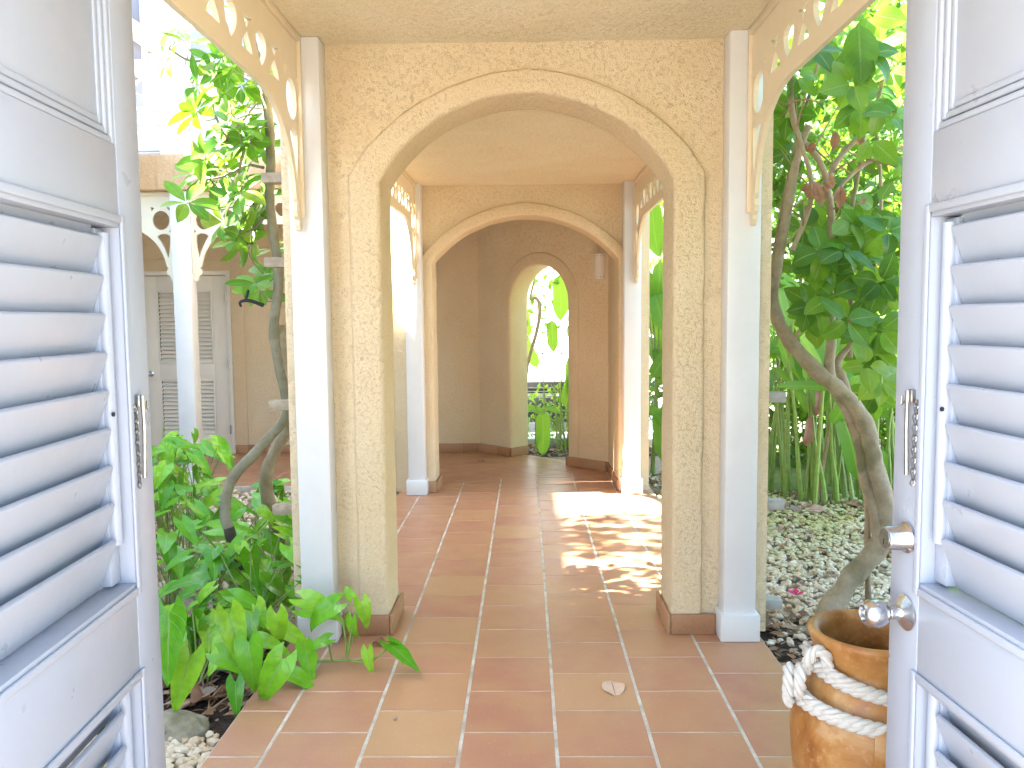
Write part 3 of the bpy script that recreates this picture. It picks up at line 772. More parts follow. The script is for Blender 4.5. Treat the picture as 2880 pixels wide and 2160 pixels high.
# ---- the two gate doors
def gate_door(sgn, free, hinge, label, knob):
    """local frame: x runs from the free edge to the hinge (times sgn), y towards the visible face"""
    Fp = Vector((*free, 0)); d = (Vector((*hinge, 0))-Fp).normalized()
    t = empty("gate_door", free + (0,), label, "door", "open white louvred gate doors")
    xa = d*sgn; ya = Vector((-xa.y, xa.x, 0))
    t.matrix_world = Matrix(((xa.x, ya.x, 0, free[0]), (xa.y, ya.y, 0, free[1]), (0, 0, 1, 0), (0, 0, 0, 1)))
    WORLD_OFF[t.name] = Vector((0, 0, 0))
    def bxs(q, s0, s1, y0, y1, z0, z1): q.box((min(s0*sgn, s1*sgn), y0, z0), (max(s0*sgn, s1*sgn), y1, z1))
    def part(nm, s0, s1, y0, y1, z0, z1, bev=.003, mat='door_shade_white', par=None):
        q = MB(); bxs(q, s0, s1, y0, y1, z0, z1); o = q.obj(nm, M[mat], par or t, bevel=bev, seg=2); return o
    TH = .060; LW = .775; SW = .106
    part("stile", 0, SW, -TH, 0, .012, 2.42, .004); part("stile", LW-SW, LW, -TH, 0, .012, 2.42, .004)
    e = .0006
    for z0, z1 in ((.012, .21), (.802, 1.003), (1.702, 1.858), (2.30, 2.42)):
        part("rail", SW+e, LW-SW-e, -TH+.0008, -.0008, z0, z1, .003)
    # raised moulding round the openings
    for z0, z1 in ((.21, .802), (1.003, 1.702)):
        o_ = .012; w = .016
        q = MB()
        bxs(q, SW-o_, SW-o_+w, -.001, .006, z0-o_-.012, z1+o_+.012); bxs(q, LW-SW+o_-w, LW-SW+o_, -.001, .006, z0-o_-.012, z1+o_+.012)
        bxs(q, SW-o_+w, LW-SW+o_-w, -.001, .006, z0-o_-.012, z0-o_-.012+w); bxs(q, SW-o_+w, LW-SW+o_-w, -.001, .006, z1+o_+.012-w, z1+o_+.012)
        q.obj("moulding", M['door_shade_white'], t, bevel=.004, seg=3)
    # solid upper panel with stepped moulding
    part("upper_panel", SW-.001, LW-SW+.001, -.040, -.014, 1.857, 2.301, .001)
    for k, (o_, h) in enumerate(((0.0, -.002), (.016, -.006), (.031, -.010))):
        q = MB(); w = .013; a, c, z0, z1 = SW+o_, LW-SW-o_, 1.858+o_, 2.30-o_
        bxs(q, a, a+w, -.016, h, z0, z1); bxs(q, c-w, c, -.016, h, z0, z1); bxs(q, a+w, c-w, -.016, h, z0, z0+w); bxs(q, a+w, c-w, -.016, h, z1-w, z1)
        q.obj("panel_moulding", M['door_shade_white'], t, bevel=.004, seg=3)
    # slats
    for zt, zb in ((1.7555, 1.07), (.8345, .24)):
        z = zt
        while z > zb:
            q = MB(); nose = Vector((0, -.018, z)); low = Vector((0, -.0565, z-.098)); dd = (low-nose).normalized(); nn = Vector((0, -dd.z, dd.y))
            q.obox((sgn*(.150+LW-SW-.012)/2, (nose.y+low.y)/2, (nose.z+low.z)/2), Vector((1,0,0)), dd, nn, (LW-SW-.012-.150)/2, (low-nose).length/2, .0062)
            q.obj("slat", M['door_shade_white'], t, bevel=.0045, seg=3); z -= .0725
    for z0, z1 in ((1.088, 1.690), (.30, .795)):
        q = MB(); q.tube([(sgn*.129, -.026, z0), (sgn*.129, -.026, z1)], .0125, 12); q.obj("stop_bead", M['door_shade_white'], t)
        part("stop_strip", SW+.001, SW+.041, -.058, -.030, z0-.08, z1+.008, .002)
    q = MB(); q.lathe([(0, .0), (.0042, 0), (.0045, .0035), (0, .004)], (sgn*.141, -.016, 1.345), 10, Matrix.Rotation(R(90), 3, 'X') @ Matrix.Scale(-1, 3, Vector((0,0,1)))); q.obj("screw", M['dark'], t)
    # hanging drop pin on a chain
    bo = MB(); bxs(bo, .062, .078, 0, .010, 1.350, 1.376); bolt = bo.obj("pin_bracket", M['chrome'], t, bevel=.002)
    q = MB(); q.tube([(sgn*.069, .013, 1.374), (sgn*.070, .014, 1.30), (sgn*.066, .009, 1.208)], .0042, 8); q.obj("pin", M['chrome'], bolt)
    q = MB(); q.tube([(sgn*.060, .012, 1.352), (sgn*.052, .014, 1.345), (sgn*.052, .014, 1.362)], .0022, 6); q.obj("hook", M['chrome'], bolt)
    q = MB(); q.lathe([(0, 0), (.006, 0), (.006, .004), (0, .006)], (sgn*.088, .001, 1.352), 10, Matrix.Rotation(R(-90), 3, 'X')); q.obj("screw", M['chrome'], bolt)
    ch = MB(); nL = 15
    for i in range(nL):
        f = i/(nL-1); c = Vector((sgn*(.088-.004*math.sin(f*2)), .006, 1.346-.150*f))
        pts = []
        for k in range(9):
            a = 2*math.pi*k/8; u = Vector((1, 0, 0)) if i % 2 else Vector((.35, .94, 0))
            pts.append(c + u*math.cos(a)*.0046 + Vector((0,0,1))*math.sin(a)*.0072)
        ch.tube(pts, .0013, 5, cap=False)
    ch.obj("chain", M['chrome'], bolt)
    if knob:
        ax = Matrix.Rotation(R(-90), 3, 'X')
        q = MB(); q.lathe([(0, .0), (.030, .0), (.031, .006), (.027, .010), (.0255, .012), (.0235, .044), (.0225, .047), (.020, .048), (0, .048)], (sgn*.066, .001, 1.082), 36, ax); db = q.obj("deadbolt", M['steel'], t)
        q = MB(); q.lathe([(0, .0), (.0185, .0), (.0185, .0018), (0, .0020)], (sgn*.066, .0485, 1.082), 30, ax); cy = q.obj("key_cylinder", M['chrome'], db)
        q = MB(); q.box((sgn*.066-.0012, .0503, 1.070), (sgn*.066+.0012, .0512, 1.081)); q.obj("keyhole", M['dark'], db)
        q = MB(); q.lathe([(0, .0), (.036, .0), (.036, .003), (.030, .008), (.016, .014), (.0135, .018), (.0135, .034), (.012, .036)], (sgn*.066, .001, .930), 36, ax); rs = q.obj("knob_rose", M['steel'], t)
        q = MB(); q.lathe([(.0115, .034), (.016, .038), (.0225, .045), (.0275, .056), (.0285, .066), (.0265, .077), (.0215, .085), (.0165, .0885), (.015, .0885), (.0135, .0825), (0, .0815)], (sgn*.066, .001, .930), 36, ax); kb = q.obj("door_knob", M['steel'], t)
        q = MB(); q.box((sgn*.066-.0012, .0820, .9265), (sgn*.066+.0012, .0834, .9365)); q.obj("keyhole", M['dark'], kb)
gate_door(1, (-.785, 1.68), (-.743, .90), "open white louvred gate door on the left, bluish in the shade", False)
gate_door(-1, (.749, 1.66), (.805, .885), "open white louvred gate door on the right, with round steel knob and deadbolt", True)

# ---- wall lamps: white ceramic half cylinders with small holes
def sconce(c, nrm, label, z0=1.90, h=.25, r_=.062):
    t = empty("wall_lamp", (c[0], c[1], z0), label, "lamp", "half-round wall lamps")
    n2 = Vector((nrm[0], nrm[1], 0)).normalized(); a = math.atan2(n2.y, n2.x)
    b = MB(); b.lathe([(r_-.004, z0), (r_, z0+.003), (r_, z0+h-.003), (r_-.004, z0+h)], (c[0], c[1], 0), 20, a0=a-math.pi/2, a1=a+math.pi/2); b.obj("shade", M['lamp'], t)
    b = MB(); b.lathe([(r_-.004, z0+.004), (r_-.009, z0+.012), (r_-.009, z0+h-.012), (r_-.004, z0+h-.004)], (c[0], c[1], 0), 20, a0=a-math.pi/2, a1=a+math.pi/2); b.obj("inner_shade", M['lamp'], t)
    k = MB()
    for zz in (z0+.022, z0+h-.022):
        for i in range(6):
            q = a + (-.5+(i+.5)/6)*math.pi*.9
            k.lathe([(0, 0), (.0035, 0)], (c[0]+(r_+.0006)*math.cos(q), c[1]+(r_+.0006)*math.sin(q), zz), 8, Matrix.Rotation(q, 3, 'Z') @ Matrix.Rotation(R(90), 3, 'Y'))
    k.obj("pierced_holes", M['dark'], t, fix=False)
    b = MB(); b.lathe([(0, z0+.10), (.02, z0+.10), (.02, z0+.12), (0, z0+.12)], (c[0]+n2.x*.03, c[1]+n2.y*.03, 0), 12); b.obj("lamp_holder", M['lamp'], t)
pS = Pf0 + fd*(Lf-.10); sconce((pS.x, pS.y), (-fn.x, -fn.y), "white half-round wall lamp on the angled wall right of the garden doorway")
sconce((-1.05, YW), (0, -1), "white half-round wall lamp half hidden behind the left pier of the far arch", 1.86)

# ---- trellis battens on the outer ends of the near arched wall
def batten(x, y, z, side, label, L=.16, mat='wood'):
    b = MB(); b.box((min(x, x+side*L), y-.035, z-.024), (max(x, x+side*L), y+.035, z+.024))
    tag(b.obj("trellis_batten", M[mat], bevel=.003), label, "batten", "trellis battens on the wall ends")
for z, l_ in ((2.22, "highest"), (1.81, "second highest"), (1.10, "third highest"), (.57, "lowest")):
    batten(-1.137, 4.06, z, -1, "%s wooden trellis batten behind the vine on the left wall end" % l_, .15)
for z, l_ in ((1.12, "highest"), (.58, "middle"), (.07, "lowest")):
    batten(1.149, 4.06, z, 1, "%s pale trellis batten on the right wall end" % l_, .135, 'greywood')

# ---- terracotta jar
JC = (.925, 2.16)
t = empty("terracotta_jar", (JC[0], JC[1], 0), "glazed terracotta jar standing on the tiles behind the right gate door", "jar")
prof = [(0, .001), (.125, .002), (.135, .02), (.172, .16), (.196, .30), (.201, .40), (.190, .47), (.168, .530), (.146, .565), (.137, .585), (.139, .600), (.150, .635), (.157, .655), (.158, .668), (.150, .676), (.138, .672), (.126, .655), (.120, .62), (.122, .58), (.15, .53), (.175, .45), (.18, .3), (.12, .03), (0, .02)]
def smooth_prof(p, n=3):
    o = []
    for i in range(len(p)-1):
        p0, p1, p2, p3 = p[max(i-1, 0)], p[i], p[i+1], p[min(i+2, len(p)-1)]
        for k in range(n):
            t_ = k/n
            o.append(tuple(.5*((2*b_)+(-a_+c_)*t_+(2*a_-5*b_+4*c_-d_)*t_*t_+(-a_+3*b_-3*c_+d_)*t_**3) for a_, b_, c_, d_ in zip(p0, p1, p2, p3)))
    o.append(p[-1]); return [(max(0, r_), z) for r_, z in o]
b = MB(); b.lathe(smooth_prof(prof), (JC[0], JC[1], 0), 56); b.obj("body", M['jar'], t, ang=70)
# strap handle on the camera side
ha = R(-101)
def jp(a, r_, z): return Vector((JC[0]+r_*math.cos(a), JC[1]+r_*math.sin(a), z))
b = MB(); pts = [(.196, .505), (.216, .497), (.228, .47), (.230, .43), (.220, .385), (.196, .35)]
vs = []; fs = []
for (r_, z) in smooth_prof(pts, 3):
    for da, dr in ((-.14, 0), (-.14, .016), (0, .022), (.14, .016), (.14, 0)):
        vs.append(jp(ha+da*(1-.1*abs(z-.43)*8), r_+dr-.016, z))
nr = len(vs)//5
for i in range(nr-1):
    for k in range(5): fs.append((i*5+k, i*5+(k+1) % 5, (i+1)*5+(k+1) % 5, (i+1)*5+k))
b.add(vs, fs); b.obj("handle", M['jar'], t, ang=50)

# ---- white rope knotted round the jar
def rope_mesh(mb, pts, Rr=.0145, pitch=.075, n=7):
    pts = [Vector(p) for p in pts]
    # resample
    L = [0]
    for i in range(1, len(pts)): L.append(L[-1]+(pts[i]-pts[i-1]).length)
    step = .0055; N = int(L[-1]/step); P = []; j = 0
    for i in range(N+1):
        s_ = L[-1]*i/N
        while j < len(L)-2 and L[j+1] < s_: j += 1
        f = (s_-L[j])/max(1e-9, L[j+1]-L[j])
        p0, p1, p2, p3 = pts[max(j-1, 0)], pts[j], pts[j+1], pts[min(j+2, len(pts)-1)]
        P.append(.5*((2*p1)+(-p0+p2)*f+(2*p0-5*p1+4*p2-p3)*f*f+(-p0+3*p1-3*p2+p3)*f**3))
    up = Vector((0,0,1)); fr = []
    for i in range(len(P)):
        d = (P[min(i+1, len(P)-1)]-P[max(i-1, 0)]).normalized()
        a = d.cross(up)
        if a.length < 1e-3: a = d.cross(Vector((1,0,0)))
        a.normalize(); u = a.cross(d); up = u; fr.append((a, u))
    for k in range(3):
        st = []
        for i, p in enumerate(P):
            th_ = 2*math.pi*(k/3 + i*step/pitch); a, u = fr[i]
            st.append(p + (a*math.cos(th_)+u*math.sin(th_))*Rr*.56)
        mb.tube(st, Rr*.58, n)
rp = empty("knotted_rope", (JC[0]-.15, JC[1]-.12, .5), "thick white twisted rope knotted round the neck of the terracotta jar", "rope")
def ring(a0, a1, r_, z0, z1, n=16): return [jp(R(a0+(a1-a0)*i/n), r_, z0+(z1-z0)*i/n) for i in range(n+1)]
b = MB()
up_ = ring(-60, -168, .158, .535, .600, 12)
up_[-1] = jp(R(-168), .175, .598)
rope_mesh(b, ring(150, -60+360, .158, .60, .535, 18)); 
rope_mesh(b, up_); b.obj("upper_loop", M['rope'], rp)
b = MB(); lo = ring(-45, -163, .205, .478, .515, 14); lo[0] = jp(R(-45), .208, .478); lo[-1] = jp(R(-164), .206, .522)
rope_mesh(b, lo); rope_mesh(b, ring(170, 315, .208, .505, .478, 16)); b.obj("lower_loop", M['rope'], rp)
kc = jp(R(-166), .195, .575)
ta = Vector((math.sin(R(-166)), -math.cos(R(-166)), 0)); ra = Vector((math.cos(R(-166)), math.sin(R(-166)), 0)); uz = Vector((0,0,1))
def kp(a, r_, z): return kc + ta*a + ra*r_ + uz*z
b = MB(); rope_mesh(b, [kp(.0, -.012, .010), kp(-.012, .022, .020), kp(-.03, .034, .0), kp(-.024, .030, -.035), kp(.0, .018, -.058), kp(.016, .006, -.050)]); b.obj("knot_turn", M['rope'], rp)
b = MB(); rope_mesh(b, [kp(.022, .004, -.02), kp(.026, .030, .006), kp(.006, .044, -.012), kp(-.004, .052, -.052), kp(.006, .040, -.082)]); b.obj("knot_turn", M['rope'], rp)
b = MB(); rope_mesh(b, [kp(.0, -.006, .005), kp(-.016, .000, .040), kp(-.026, -.014, .068), kp(-.036, -.034, .060), kp(-.044, -.038, .030)]); b.obj("rope_end", M['rope'], rp)

# ---- leaf meshes (base at the origin, along +y, face up)
def leaf_mesh(name, mat, Ln, wf, ns=7, fold=.25, droop=.25, cord=0.0, wave=.0, seed=0, twist=0, cross=2, petiole=0):
    rr = random.Random(seed); vs = []; fs = []; uvs = []; row = 2*cross+1
    ph = rr.uniform(0, 6)
    for i in range(ns+1):
        t = i/ns; w = wf(t)*Ln; tw = twist*t
        yb = math.sin(droop*t)/max(droop, 1e-3) if abs(droop) > 1e-3 else t
        zb = -(1-math.cos(droop*t))/droop if abs(droop) > 1e-3 else 0
        for k in range(-cross, cross+1):
            u = k/cross; x = u*w; z = abs(u)*w*fold + wave*Ln*math.sin(t*9+ph+u)*abs(u)
            y = yb*Ln - cord*Ln*(abs(u)**1.4)*max(0, 1-t*2.4)**1.3
            zz = zb*Ln + z
            vs.append((x*math.cos(tw)-z*math.sin(tw), y, zz+x*math.sin(tw))); uvs.append((.5+.5*u, t))
    for i in range(ns):
        for k in range(row-1):
            fs.append((i*row+k, i*row+k+1, (i+1)*row+k+1, (i+1)*row+k))
    me = bpy.data.meshes.new(name); me.from_pydata(vs, [], fs)
    ul = me.uv_layers.new(name="UVMap")
    for lp in me.loops: ul.data[lp.index].uv = uvs[lp.vertex_index]
    for p in me.polygons: p.use_smooth = True
    me.materials.append(M[mat]); return me
def w_obov(m_): return lambda t: m_*(math.sin(math.pi*min(1, max(0, t**1.25)))**.8)*(1-.12*t) if 0 < t < 1 else .004
def w_ell(m_): return lambda t: m_*(max(0, math.sin(math.pi*t**.85))**.85) if 0 < t < 1 else .003
def w_philo(m_): return lambda t: m_*min(1, .50+.50*math.sin(math.pi/2*min(1, t/.16)))*(1-max(0, t-.14)/.86)**.72*(1+.10*math.sin(math.pi*min(1, t*1.6))) if t < 1 else .002
def w_paddle(m_): return lambda t: m_*min(1, (t/.12)**.6)*min(1, ((1-t)/.30)**.7) if 0 < t < 1 else .003
def variants(n, *a, **k):
    o = []
    for i in range(n):
        kk = dict(k); kk['fold'] = k.get('fold', .25)*(0.6+.25*i); kk['droop'] = k.get('droop', .3)*(.3+.6*i); kk['seed'] = i
        kk['twist'] = (i-1)*.18
        o.append(leaf_mesh(*a, **kk))
    return o
LV = variants(4, "leaf", 'leaf_vine', 1, w_obov(.21), ns=7, fold=.22, droop=.45, wave=.01)
LS = variants(4, "leaf", 'leaf_shrub', 1, w_ell(.30), ns=8, fold=.20, droop=.55, wave=.018)
LSL = variants(3, "leaf", 'leaf_lime', 1, w_ell(.29), ns=8, fold=.20, droop=.4, wave=.015)
LP = variants(5, "leaf", 'leaf_philo', 1, w_philo(.235), ns=12, fold=.20, droop=.55, cord=.25, wave=.016, cross=3)
LH = variants(4, "leaf", 'leaf_heli', 1, w_paddle(.125), ns=12, fold=.22, droop=.7, wave=.006)
LD = variants(4, "leaf", 'leaf_dry', 1, w_ell(.22), ns=8, fold=.7, droop=1.3, wave=.07)
LDF = variants(3, "leaf", 'leaf_dry', 1, w_ell(.32), ns=8, fold=.12, droop=.25, wave=.02)
LT = leaf_mesh("leaf", 'leaf_tan', 1, w_ell(.33), ns=8, fold=.12, droop=.2, wave=.03)

def orient(d, up):
    d = Vector(d).normalized(); up = Vector(up)
    x = d.cross(up)
    if x.length < 1e-4: x = d.cross(Vector((1, 0, .1)))
    x.normalize(); z = x.cross(d)
    return Matrix((x, d, z)).transposed()
def put_leaf(me, th, p, d, up, size, name="leaf", sx=1.0):
    o = bpy.data.objects.new(name, me); link(o, th)
    mt = orient(d, up).to_4x4() @ Matrix.Diagonal((size*sx, size, size, 1))
    mt.translation = Vector(p)-off(th)
    o.matrix_local = mt
    return o
def rv(s=1): return Vector((rnd.uniform(-s, s), rnd.uniform(-s, s), rnd.uniform(-s, s)))
def leaf_cloud(mb, n, center, radius, size, shape=None, flat=.5, cnt=3):
    """small leaf faces spread through a volume, merged in one mesh"""
    c = Vector(center); i = 0; guard = 0
    while i < n and guard < n*20:
        guard += 1
        q = rv(1)
        if q.length > 1: continue
        p = Vector((c.x+q.x*radius[0], c.y+q.y*radius[1], c.z+q.z*radius[2]))
        if noise.noise(p*2.1/max(.4, min(radius))*.9 + Vector((3,1,7))) < -.10: continue
        if shape and not shape(p): continue
        i += 1
        d = (rv(1)+Vector((0,0,-.25))).normalized(); u = (rv(1)+Vector((0,0,.9))).normalized(); x = d.cross(u)
        if x.length < .05: continue
        x.normalize(); s_ = size*rnd.uniform(.6, 1.25); w = s_*.27
        nn = x.cross(d)
        mb.add([p, p+d*s_*.45+x*w+nn*w*.2, p+d*s_, p+d*s_*.45-x*w+nn*w*.2], [(0,1,2),(0,2,3)])

# ================================================================== PLANTS
def chaikin(pts, k=2):
    pts = [Vector(p) for p in pts]
    for _ in range(k):
        o = [pts[0]]
        for a, b_ in zip(pts[:-1], pts[1:]):
            o += [a*.75+b_*.25, a*.25+b_*.75]
        o.append(pts[-1]); pts = o
    return pts
def limb(mb, pts, r0, r1, n=9, k=2, wob=.12):
    P = chaikin(pts, k); N = len(P)
    mb.tube(P, [r0+(r1-r0)*i/(N-1) for i in range(N)], n, wob=wob)
    return P

# ---- climbing vine on the left wall end
vn = empty("climbing_vine", (-1.5, 4.3, -.05), "twisting grey-stemmed vine with glossy whorled leaves climbing the left wall end", "vine")
b = MB()
T1 = [(-1.50, 4.35, -.06), (-1.54, 4.30, .18), (-1.585, 4.25, .36), (-1.62, 4.25, .53), (-1.575, 4.25, .69), (-1.465, 4.25, .80), (-1.345, 4.25, .92), (-1.25, 4.25, 1.04), (-1.262, 4.22, 1.15), (-1.285, 4.2, 1.29), (-1.305, 4.2, 1.46), (-1.285, 4.2, 1.62), (-1.262, 4.2, 1.77), (-1.292, 4.2, 1.98), (-1.305, 4.2, 2.17), (-1.285, 4.2, 2.38), (-1.295, 4.2, 2.59), (-1.33, 4.25, 2.75), (-1.42, 4.35, 3.0), (-1.5, 4.4, 3.3)]
T1[7] = (-1.235, 4.22, 1.04)
PT = chaikin(T1, 2); NT = len(PT); cut = 11
b.tube(PT[cut:], [.030-.008*i/NT for i in range(cut, NT)], 12, wob=.25)
b.obj("trunk", M['bark_grey'], vn, ang=80)
b = MB(); b.tube(PT[:cut+1], [.036-.006*i/cut for i in range(cut)]+[.0297], 12, wob=.35); b.obj("trunk_foot", M['bark_dark'], vn, ang=80)  # lowest stretch of the trunk in a darker bark colour
b = MB(); limb(b, [(-1.36, 4.9, -.06), (-1.49, 4.75, .30), (-1.50, 4.6, .52), (-1.47, 4.5, .66), (-1.40, 4.45, .80), (-1.30, 4.40, .93), (-1.30, 4.42, 1.1), (-1.33, 4.42, 1.5)], .042, .028, 10, 2, .2)
b.obj("second_stem", M['bark'], vn, ang=80)
b = MB()
BR = [[(-1.335, 4.2, 2.45), (-1.42, 4.2, 2.40), (-1.52, 4.22, 2.45), (-1.58, 4.25, 2.56), (-1.60, 4.25, 2.66)],
      [(-1.42, 4.2, 2.40), (-1.46, 4.2, 2.28), (-1.45, 4.25, 2.12), (-1.50, 4.3, 1.98)],
      [(-1.60, 4.45, 3.15), (-1.585, 4.4, 2.95), (-1.55, 4.35, 2.75), (-1.52, 4.3, 2.60)],
      [(-1.585, 4.4, 2.93), (-1.65, 4.3, 2.86), (-1.72, 4.25, 2.85), (-1.79, 4.2, 2.90)],
      [(-1.52, 4.22, 2.45), (-1.44, 4.25, 2.55), (-1.38, 4.3, 2.65)],
      [(-1.33, 4.2, 2.3), (-1.45, 4.3, 2.34), (-1.58, 4.4, 2.30), (-1.68, 4.4, 2.28)],
      [(-1.335, 4.2, 2.05), (-1.42, 4.25, 1.98), (-1.5, 4.3, 2.0)]]
for q in BR:
    b = MB(); limb(b, q, .009, .004, 6, 2, .1); b.obj("branch", M['bark_grey'], vn, ang=80)
b = MB(); limb(b, [(-1.335, 4.15, 1.60), (-1.40, 4.12, 1.63), (-1.45, 4.12, 1.62), (-1.44, 4.12, 1.595)], .011, .006, 7); limb(b, [(-1.415, 4.12, 1.63), (-1.40, 4.12, 1.68)], .008, .007, 7)
b.obj("dead_stub", M['dark'], vn)
VINE = [(-1.76, 4.19, 2.86), (-1.64, 4.08, 2.88), (-1.78, 4.32, 3.04), (-1.49, 4.12, 2.83), (-1.41, 4.05, 2.74), (-1.47, 4.32, 2.74), (-1.74, 4.73, 2.85), (-1.65, 4.61, 2.75), (-1.65, 4.18, 2.58), (-1.51, 4.43, 2.66), (-1.37, 4.22, 2.72), (-1.48, 4.14, 2.51), (-1.41, 4.08, 2.46), (-1.55, 4.17, 2.39), (-1.68, 4.74, 2.46), (-1.77, 4.66, 2.43), (-1.57, 4.64, 2.43), (-1.46, 4.64, 2.49), (-1.38, 4.16, 2.43), (-1.66, 4.25, 2.27), (-1.81, 4.5, 2.34), (-1.71, 4.59, 2.31), (-1.61, 4.68, 2.31), (-1.66, 4.7, 2.24), (-1.41, 4.07, 2.15), (-1.45, 4.49, 2.13), (-1.45, 4.54, 2.07), (-1.57, 4.4, 2.15), (-1.52, 4.14, 2.02), (-1.54, 4.38, 1.95), (-1.42, 4.07, 1.95), (-1.46, 4.75, 1.93), (-1.49, 4.69, 1.77), (-1.45, 4.44, 1.69), (-1.40, 4.24, 1.72), (-1.61, 4.46, 3.08), (-1.8, 4.71, 3.25), (-1.54, 4.68, 2.98), (-1.41, 4.41, 2.69)] + [(-1.50+.15*math.sin(k*2.4), 4.25+.25*math.cos(k*1.7), 1.95+.075*k) for k in range(13)]
tw = MB()
for i, c in enumerate(VINE):
    c = Vector(c); n = rnd.randint(5, 7); ax = (Vector((-.35, -.55, .5))+rv(.55)).normalized()
    e1 = ax.orthogonal().normalized(); e2 = ax.cross(e1); ph = rnd.uniform(0, 6)
    for k in range(n):
        a = ph+2*math.pi*k/n+rnd.uniform(-.25, .25)
        d = (e1*math.cos(a)+e2*math.sin(a))*1.0 + ax*rnd.uniform(.1, .65) + Vector((0,0,-.15))
        put_leaf(rnd.choice(LV), vn, c+d.normalized()*.012, d, ax+rv(.25), rnd.uniform(.11, .175), sx=1.2)
    # its twig back to the nearest branch
    best = min((q for B in BR+[T1[10:18]] for q in B), key=lambda q: (Vector(q)-c).length)
    best = Vector(best); mid = (c+best)/2+Vector((0, 0, -.03))
    tw.tube([best, mid, c], [.004, .003, .0025], 5)
kindset(tw.obj("twigs", M['bark_grey'], vn), "stuff")

# ---- woody shrub on the right
sh = empty("woody_shrub", (1.52, 4.1, -.05), "gnarled pale-barked shrub with broad leaves right of the near wall", "shrub")
b = MB()
RT = [(1.36, 3.95, -.10), (1.50, 4.05, -.04), (1.58, 4.12, .07), (1.70, 4.15, .20), (1.80, 4.15, .31), (1.845, 4.15, .41), (1.84, 4.15, .55), (1.785, 4.15, .74), (1.765, 4.15, .82), (1.75, 4.15, .91), (1.68, 4.15, 1.06), (1.56, 4.15, 1.17), (1.42, 4.15, 1.29), (1.32, 4.15, 1.41), (1.27, 4.15, 1.50), (1.24, 4.15, 1.62), (1.27, 4.15, 1.81), (1.30, 4.15, 1.97), (1.33, 4.15, 2.17), (1.36, 4.15, 2.33), (1.41, 4.15, 2.46)]
P = chaikin(RT, 2); N = len(P)
def trad(f): return .050*(1-f)**.5+.016 if f < .55 else .037*(1-(f-.55)/.45)+.014
b.tube(P, [.056-.014*(i/N)/.5 if i/N < .5 else .042-.027*((i/N)-.5)/.5 for i in range(N)], 12, wob=.30)
b.obj("trunk", M['bark'], sh, ang=80)
b = MB(); limb(b, [(1.81, 4.13, .30), (1.79, 4.16, .52), (1.735, 4.18, .70), (1.725, 4.19, .84), (1.68, 4.18, .98), (1.60, 4.17, 1.12)], .028, .034, 10, 2, .3); b.obj("second_stem", M['bark'], sh, ang=80)
RB = [([(1.60, 4.15, 1.12), (1.53, 4.15, 1.22), (1.55, 4.15, 1.40), (1.54, 4.16, 1.55), (1.525, 4.15, 1.71), (1.54, 4.15, 1.94), (1.52, 4.15, 2.12), (1.48, 4.15, 2.28), (1.40, 4.15, 2.37), (1.33, 4.15, 2.46), (1.31, 4.15, 2.65)], .028, .010),
      ([(1.65, 4.16, 1.06), (1.625, 4.18, 1.19), (1.59, 4.2, 1.27), (1.61, 4.2, 1.31), (1.67, 4.2, 1.38)], .026, .014),
      ([(1.52, 4.2, 2.18), (1.58, 4.2, 2.32), (1.69, 4.2, 2.42), (1.76, 4.2, 2.54), (1.8, 4.2, 2.75)], .018, .009),
      ([(1.33, 4.12, 1.85), (1.39, 4.1, 2.0), (1.43, 4.1, 2.16), (1.34, 4.1, 2.41), (1.30, 4.1, 2.6), (1.32, 4.1, 2.9)], .014, .008),
      ([(1.55, 4.25, 2.10), (1.71, 4.3, 2.28), (1.87, 4.3, 2.35), (2.05, 4.3, 2.42)], .012, .006),
      ([(1.26, 4.22, 1.52), (1.29, 4.3, 1.82), (1.345, 4.3, 2.15), (1.41, 4.3, 2.45), (1.5, 4.3, 2.8)], .013, .008),
      ([(1.70, 4.3, 1.30), (1.72, 4.35, 1.74), (1.69, 4.35, 1.96), (1.73, 4.35, 2.2), (1.77, 4.35, 2.44), (1.79, 4.35, 2.9)], .016, .009),
      ([(1.36, 4.12, 1.42), (1.44, 4.05, 1.62), (1.49, 4.05, 1.73)], .009, .006),
      ([(1.88, 4.45, 1.2), (1.86, 4.45, 1.7), (1.92, 4.45, 2.1), (1.88, 4.5, 2.6)], .014, .008),
      ([(1.80, 4.22, -.06), (1.775, 4.2, .25), (1.77, 4.2, .52), (1.74, 4.2, .78)], .017, .015)]
for pts, r0, r1 in RB:
    b = MB(); limb(b, pts, r0, r1, 9, 2, .2); b.obj("branch", M['bark'], sh, ang=80)
tw = MB()
for i in range(46):
    B = rnd.choice(RB[:7])[0]; k = rnd.randrange(len(B)-1); a = Vector(B[k]).lerp(Vector(B[k+1]), rnd.random())
    if a.z < 1.6: continue
    d = (rv(1)+Vector((.2, -.1, .5))).normalized(); L_ = rnd.uniform(.12, .45)
    tw.tube([a, a+d*L_*.5+rv(.015), a+d*L_], [.0055, .004, .0025], 5)
kindset(tw.obj("twigs", M['twig'], sh), "stuff")
